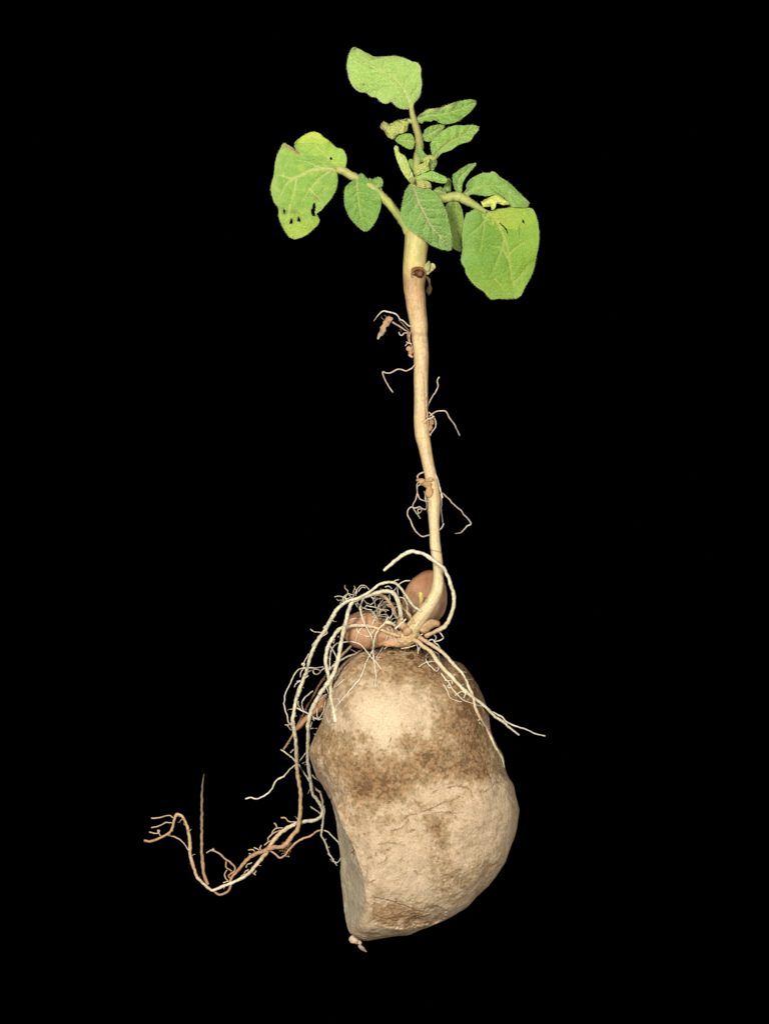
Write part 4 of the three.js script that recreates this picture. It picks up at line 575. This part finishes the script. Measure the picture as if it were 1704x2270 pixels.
// rootlets lying over the tubers
fine(rB, 'R5 1335,265 1290,340 1265,440 1290,540 1330,660 1390,770 1430,850 1450,930 1450,1010 1410,1090 1350,1200 1310,1320 1260,1430 1180,1530 1100,1620 1020,1720 C3 1420,700 1330,800', [38, 38, 36, 30, 28, 26, 24], [2.2, 2.2, 2.2, 2, 1.6, 1.6, 1.8, 1.6, 1]);
fine(rD, 'R5 1660,560 1600,660 1530,730 1490,800 1460,900 1450,1050 1460,1180 1480,1300 1490,1400 1480,1500 1488,1560', [36, 37, 36, 32, 28, 26], [1.5, 1.8, 2, 1.8, 1.6]);
fine(rC, 'R5 830,1150 870,1010 930,942 1050,915 1160,915 1260,945 1320,1000 1370,1070 1430,1140 1500,1210 1557,1290', [28, 30, 32, 33, 31, 28], [1.2, 1.4, 1.6, 1.5]);
for (const s of ['R5 1650,830 1610,930 1560,1030 1500,1122', 'R5 1210,705 1230,760 1260,795 1330,825 1400,842', 'R5 1290,710 1240,780 1215,850 1205,915', 'R5 1120,602 1190,580 1280,575', 'R5 1500,540 1460,600 1435,670', 'R5 1425,800 1470,740 1500,700', 'R4 640,490 660,560 650,610 612,705', 'R4 690,600 760,600 800,640', 'R4 690,640 740,660', 'R4 750,740 785,760 790,800 830,860 850,930', 'R4 740,970 800,925', 'R4 850,740 900,790 930,810', 'R4 760,620 775,660 740,700'])
  fine(rC, s, [30, 30], [1.3, 1]);
for (const s of ['R4 1018,230 950,237 910,265 870,310 830,352', 'R4 893,217 860,228 842,240', 'R4 882,292 890,400', 'R4 900,410 950,422 992,495', 'R4 985,510 990,540 978,560', 'R4 590,490 620,470 650,440 700,420 740,430', 'R4 540,500 640,520 712,548', 'R4 470,485 500,520 560,540 605,548', 'R4 750,300 785,290 822,315', 'R4 780,340 800,420 792,450', 'R4 620,375 600,410 640,420 650,390', 'R4 520,440 545,470 590,490', 'R4 450,470 470,540', 'R4 430,480 450,520 500,540', 'R4 640,480 620,440 635,410'])
  fine(rB, s, [37, 36], [1.3, 1], { rest: false });
for (const s of ['R5 1030,345 1028,290 1090,232 1170,242 1220,180 1280,112 1340,120 1392,172', 'R5 905,275 970,265 1040,282 1080,302 1130,282', 'R5 1185,158 1222,200 1200,262', 'R5 1100,230 1060,282 1082,330 1110,345', 'R5 1240,200 1290,140 1340,150', 'R5 1110,250 1150,290 1180,250', 'R5 565,735 600,765 660,776 740,782', 'R5 760,780 800,770 790,800 740,830', 'R5 770,685 750,710 780,730', 'R5 620,915 590,965 610,985', 'R5 540,1080 500,1150 460,1230 472,1272 430,1340 420,1410', 'R5 335,1550 360,1505 400,1480 425,1465 370,1472', 'R5 440,1240 450,1210 480,1225 462,1255', 'R5 530,1390 490,1420'])
  fine(rA, s, [30, 30], [1.2, .9], { rest: false });
for (const s of ['R5 745,1265 650,1280 560,1280 430,1290 360,1340 310,1430 260,1540 210,1640 190,1780 C3 272,720 300,880 340,980 350,1080 385,1150 440,1185', 'R5 762,1282 720,1312 690,1350 640,1370 602,1340 610,1302 660,1300 700,1322', 'R5 520,1340 600,1312', 'C3 860,480 760,560 670,650 640,740 660,850 692,905', 'C3 560,690 570,780 620,850', 'C3 300,1172 380,1160 440,1110', 'C3 350,1190 390,1250 450,1292', 'C3 410,1735 450,1690 490,1670', 'R5 900,880 890,930', 'R5 955,840 985,835'])
  fine(rA, s, [22, 20, 18], [1.5, 1.3], { rest: false });
fine(rA, 'C3 530,820 640,880 740,930 800,950 870,1010 960,1052 1060,1052 1150,1050 1220,1010 1250,940', [18, 20, 22, 22], [1.6, 1.8, 2.2, 2.2, 1.2], { col: rc.white, rest: false });
for (const s of ['C3 1000,650 960,800 950,950 962,1035', 'C3 1155,560 1120,700 1080,880 1040,970 975,1045', 'C3 1150,420 1190,560 1220,740 1150,870 1130,970 1170,1090 1195,1212', 'C3 1495,245 1390,350 1260,450 1200,560', 'C3 1290,650 1370,640 1412,700 1330,810 1350,880', 'C3 1175,1182 1330,1160', 'C3 870,1000 890,1080', 'C3 1020,640 1080,580 1140,545', 'R5 845,975 880,1030 930,1130', 'R5 850,1030 840,1150 835,1280', 'R5 965,1280 972,1340 930,1400 860,1390', 'R5 820,1400 870,1420 910,1445', 'C3 1040,780 1060,800'])
  fine(rC, s, [24, 24], [1.4, 1.2]);
for (const s of ['C3 818,1248 945,1243', 'C3 870,1342 922,1372', 'C3 850,1105 818,1222']) fine(rB, s, [16, 17], [1.3, 1.1], { rest: false });
// the tangle between the two young tubers: many fine rootlets that cannot be counted
{
  const list = [];
  for (let k = 0; k < 56; k++) {
    const q = [[rr(828, 890), rr(1318, 1396)]]; if (Math.hypot((q[0][0] - 862) / 34, (q[0][1] - 1362) / 36) > 1) continue; let a = rnd() * 6.28;
    for (let i = 0, n = 2 + Math.floor(rnd() * 4); i < n; i++) { a += rr(-.5, .5); const p = q[q.length - 1]; q.push([p[0] + Math.cos(a) * rr(5, 10), p[1] + Math.sin(a) * rr(5, 10)]); }
    list.push(tube({ pts: q, h: [rr(30, 37), rr(30, 38)], r: [rr(.5, .85), .45], col: mix(rc.tan, rc.white, rr(.5, 1)), sides: 5, step: 1.6, rest: rnd() < .5 }));
  }
  for (let k = 0; k < 14; k++) {
    const t = rnd(), p = curve2(px('R5 1030,300 1200,200 1400,190 1560,300 1500,420 1300,380'))(t), q = [[p[0] + rr(-8, 8), p[1] + rr(-8, 8)]]; let a = rnd() * 6.28;
    for (let i = 0; i < 3; i++) { a += rr(-1.3, 1.3); const e = q[q.length - 1]; q.push([e[0] + Math.cos(a) * rr(3, 8), e[1] + Math.sin(a) * rr(3, 8)]); }
    list.push(tube({ pts: q, h: [rr(30, 38), rr(30, 38)], r: [rr(.7, 1.1), .6], col: mix(rc.tan, rc.white, rr(.2, 1)), sides: 5, step: 1.6, rest: false }));
  }
  const m = part('rootlet_tangle', mergeGeometries(list), M.root, plant); m.userData.kind = 'stuff';
}

// ---------------------------------------------------------------- knobs and sprouts at the stem base
part('stem_bud', tube({ pts: px('R4 1150,760 1200,715 1260,690 1325,700'), h: [33, 33.5, 34, 34], r: [12, 11, 10, 7], col: [D(214, 176, 124), D(206, 166, 116), D(190, 150, 104)], sides: 24, rough: .09, rest: false }), M.stem, stem, 'short knobby bud on the right of the stem base');
part('stem_bud', tube({ pts: px('R4 1000,790 960,740 920,700 905,660'), h: [34, 34, 34, 33], r: [14, 10, 8, 5], col: [D(220, 176, 124), D(206, 156, 112)], sides: 20, rough: .08, rest: false }), M.stem, stem);
const footC = (v, s) => { const f = fbm(v.x * 5, v.y * 5, v.z * 5 + s, 3); return mix(mix(D(240, 206, 148), D(214, 168, 116), clamp(.4 + 1.2 * f)), D(180, 126, 90), .5 * sst(.2, .6, fbm(v.x * 9, v.y * 9, v.z * 9, 2))); };
part('base_collar', mergeGeometries([lump(...px('R4 985,835')[0], 32, 29, 20, 21, footC, { turn: -.5, amp: .16, f: 2, det: 70 }), lump(...px('R4 905,870')[0], 31.5, 19, 14, 14, footC, { turn: .2, amp: .2, f: 2, det: 50 }), lump(...px('R4 1030,850')[0], 31, 13, 12, 14, footC, { amp: .2, f: 2, det: 40 })]), M.stem, stem, 'wrinkled swollen base of the stem');
part('stolon', tube({ pts: px('R4 960,870 880,885 800,888 720,872 660,850'), h: [31.5, 32, 32.5, 32, 31], r: [14, 13, 12, 14, 16], col: [D(236, 198, 140), D(230, 186, 136), D(224, 170, 126), youngC.pink], sides: 30, rough: .1, rest: false }), M.stem, leftTuber, 'short pale stalk joining the young tuber to the stem');
part('sprout', tube({ pts: px('R4 1150,545 1150,490 1142,430 1130,362'), h: [30.5, 32, 33.5, 34.5], r: [10, 8, 6, 3.6], col: [D(234, 188, 138), D(232, 192, 134), D(236, 222, 116)], sides: 18, rough: .1, rest: false }), M.young, rightTuber, 'pale sprout with a yellow green tip');
part('sprout', lump(...px('R4 1070,560')[0], 29.2, 5, 4, 4, mottle(D(230, 190, 148), D(206, 160, 120)), {}), M.young, rightTuber);
fine(rightTuber, 'R4 1170,415 1200,425 1208,450 1190,470', [31, 32], [1.1, .9], { col: rc.tan });
// broken crumb at the lower left corner of the seed tuber
{
  const cr = mottle(D(250, 226, 190), D(214, 176, 138), 2.5);
  part('crumb', mergeGeometries([lump(...px('C4 335,925')[0], 20.5, 11, 9, 7, cr, { amp: .3, f: 1.6, turn: .5 }), lump(...px('C4 420,970')[0], 20, 7, 5, 5, cr, { amp: .3, turn: .6 }), lump(...px('C4 390,885')[0], 21.5, 9, 4, 5, cr, { amp: .35, turn: .4 }), lump(...px('C4 470,900')[0], 22, 8, 3, 4, cr, { amp: .35, turn: .4 })]), M.dry, seedTuber, 'pale crumb hanging from the cut corner');
  part('skin_flake', tube({ pts: px('C4 412,1000 445,1050 490,1090 540,1130'), h: [19.5, 18.5, 17, 16], r: [2.4, 4, 3.4, 1.4], col: [D(236, 216, 184), D(226, 200, 164)], sides: 8, rough: .3, flat: .4, rest: false }), M.dry, seedTuber);
  // loose crust and soil crumbs where the stem comes out of the tuber
  const list = [];
  for (let k = 0; k < 46; k++) { const x = rr(812, 962), y = 1434 + rr(-6, 22) + Math.abs(x - 885) * .12, b = bodies[0](x, y); if (b > 0) list.push(lump(x, y, b, rr(1.5, 6), rr(1, 3), rr(1, 3), mottle(D(78, 52, 28), D(150, 106, 66)), { amp: .5, det: 10, turn: rr(0, 3) })); }
  const m = part('soil_crumbs', mergeGeometries(list), M.dry, seedTuber); m.userData.kind = 'stuff';
}
// ---------------------------------------------------------------- fine roots on the stem
const SA = (pts, h, r = [1.2, .9], o = {}) => root(pts, h, r, { parent: stem, name: 'rootlet', sides: 6, rough: .14, wob: .4, rest: false, col: [D(244, 220, 186), D(250, 234, 210)], ...o });
SA('C5 1110,785 1050,765 990,720 900,630 820,590 760,500 700,450 600,410 500,385 370,360 300,400 210,490 150,570 100,640', [21, 21, 20, 18, 16], [1.4, 1.5, 1.6, 1.8, 1.2, .5]);
SA('C5 1070,950 960,890 850,810 740,740 620,670', [21, 20, 19, 18], [1.2, 1.6, 2, 3], { col: [D(220, 190, 160), D(200, 170, 140)] });
SA('C5 1060,900 960,790 870,690 780,610', [20, 19, 18], [.9, .8], { col: D(170, 140, 110) });
SA('C5 1020,960 930,960 880,1010 840,1022 800,985 788,940', [20, 19, 18], [1.5, 1.4, 1]);
SA('C5 850,920 835,870 820,840', [18, 18], [.6, .5], { col: D(120, 110, 96) }); SA('C5 460,520 390,480', [17, 16], [1, .8], { col: D(160, 140, 118) }); SA('C5 400,605 330,560 310,500', [17, 16], [.8, .5], { col: D(140, 128, 110) });
part('dried_scrap', tube({ pts: px('C5 610,560 560,580 500,590 440,690 390,780 340,890 280,1000 210,1125'), h: [18.5, 18, 17.5, 17, 16.5, 16], r: [3, 6.5, 7.6, 6, 5.4, 5.8, 4.4, 1.4], col: [D(206, 170, 132), D(196, 152, 104), D(212, 174, 130), D(190, 168, 128), D(206, 196, 158)], rough: .3, flat: .45, rest: false, freq: .3, sides: 18 }), M.dry, stem, 'pale brown dried scrap hanging left of the stem');
SA('C5 1045,950 1065,1050 1080,1180 1115,1270 1150,1380 1180,1500', [22, 22, 22], [1.3, 1.2], { col: D(222, 176, 130) }); SA('C5 1105,920 1075,1050 1060,1180', [22, 22], [1.1, .9], { col: D(214, 170, 120) }); SA('C5 990,1205 1060,1230 1130,1255', [22, 22], [1.3, 1.2]); SA('C5 960,1310 1000,1265 1060,1230', [22, 22], [1.2, 1]); SA('C5 1020,960 1030,1100 1065,1200', [21.5, 22], [1.2, 1], { col: D(200, 160, 112) });
part('root_knob', mergeGeometries([lump(...px('C5 1065,1390')[0], 21.5, 6.5, 6, 5, mottle(D(236, 204, 168), D(190, 146, 104)), { amp: .35, f: 2 }), lump(...px('C5 1100,1500')[0], 21.5, 4.5, 5.5, 4, mottle(D(220, 176, 124), D(186, 140, 96)), { amp: .35, f: 2 }), lump(...px('C5 1110,1590')[0], 21.8, 6, 3, 3, mottle(D(236, 204, 172), D(200, 160, 124)), { amp: .4, turn: .5 })]), M.dry, stem);
SA('C5 1215,1830 1195,1855 1110,1940 1000,1985 940,1990 850,1955 750,1950 650,2000 550,2050 440,2050 345,2020 T5 240,1610 280,1680 312,1724', [23, 21, 18, 16, 14, 12, 11], [1.4, 1.5, 1.5, 1.4, 1.3]);
SA('T5 595,1460 620,1500 635,1600 640,1750 640,1880 650,1950 655,2050', [26, 26], [1, 1], { rest: true, col: D(240, 206, 156) });
SA('T5 655,1860 690,1780 730,1720 755,1660 748,1610 765,1575', [22, 23, 24], [1.2, 1.3, 1.5]);
SA('T5 670,1960 700,1935 740,1910 825,1912 870,1980 920,2050 966,2146', [25, 25, 22, 18], [1.3, 1.5, 1.5, 1.2]);
SA('T5 608,2022 660,1985 716,1960', [27, 26.5], [1.5, 1.4], { rest: true }); SA('T5 665,1918 720,1980 730,2060 700,2110 670,2145', [25, 26, 25], [1.2, 1.2, 1]); SA('T5 625,1975 655,1945 640,1900', [26, 26], [1, .9], { rest: true, col: D(230, 190, 140) }); SA('T5 640,2100 660,2130 685,2145', [25, 25], [1.2, 1]);
part('root_knob', mergeGeometries([lump(...px('T5 685,2010')[0], 24.5, 7, 9, 6, mottle(D(226, 196, 140), D(170, 130, 84)), { amp: .35, f: 2 }), lump(...px('T5 672,2075')[0], 24.5, 7, 7, 6, mottle(D(226, 182, 136), D(176, 130, 92)), { amp: .3, f: 2 })]), M.dry, stem);
SA('C6 500,150 420,185 347,240 345,300 360,350', [26, 25, 24, 25], [1.6, 1.8, 1.6]); SA('C6 360,385 338,420 333,500 335,620 300,760 240,880 260,960 330,1060 402,1162', [25, 23, 21, 19], [1.4, 1.3, 1.2, 1.6]);
SA('C6 337,600 360,680 410,750 500,790', [23, 24], [1.3, 1.2]);
SA('C6 490,580 512,660 510,770 545,850 522,970 450,950 390,915 290,942 205,920 150,960 125,1040 150,1140 200,1220 240,1340 330,1470 450,1555 540,1540 640,1510', [27, 26, 24, 21, 20, 20, 22, 26, 30], [1.3, 1.4, 1.4, 1.5, 1.5]);
SA('C6 770,1440 860,1372 900,1305 902,1275', [30, 29, 28], [1.6, 1.6]); SA('C6 520,985 440,962 350,972 362,1050', [22, 21], [1.2, 1]); SA('C6 440,965 400,1040 345,1062', [22, 21], [1.1, 1]); SA('C6 525,690 550,780 595,835', [26, 27], [1.1, 1]); SA('C6 345,470 400,430 430,420', [25, 26], [1.4, 1.3]); SA('C6 540,720 560,800', [26, 26], [1, .9]); SA('C6 580,900 560,1000 575,1080', [24, 24], [.9, .7], { col: D(206, 176, 116) });
SA('C6 715,190 772,300 812,460 850,600 882,712', [27, 27.5, 28], [1.4, 1.6, 2], {}); SA('C6 845,640 860,800 850,950 870,1100 886,1252', [27, 26, 25], [1.4, 1.4, 1.2]); SA('C6 865,612 910,640 960,690 1020,740 1110,850 1200,930 1280,990 1340,1080 1430,1170 1490,1250 1490,1290 1420,1330 1350,1400 1280,1470 1220,1485 1150,1488', [27, 25, 22, 19, 17, 15], [1.5, 1.6, 1.5, 1.5, 1.2]);
part('root_knob', mergeGeometries([lump(...px('C6 450,380')[0], 26, 9, 7, 6, mottle(D(232, 204, 130), D(206, 160, 106)), { amp: .3, f: 2, turn: .5 }), lump(...px('C6 370,335')[0], 25.5, 5, 4, 4, mottle(D(180, 124, 100), D(214, 166, 128)), { amp: .4 }), lump(...px('C6 600,590')[0], 29, 8, 12, 5, mottle(D(236, 196, 140), D(206, 160, 110)), { amp: .28, f: 2.4 }), lump(...px('C6 630,320')[0], 28.5, 6, 5, 4, mottle(D(240, 204, 160), D(206, 160, 116)), { amp: .3 }), lump(...px('C6 560,430')[0], 28.6, 9, 7, 4, mottle(D(226, 184, 120), D(180, 136, 90)), { amp: .4, f: 2.4 })]), M.dry, stem);

renderer.render(scene, camera);
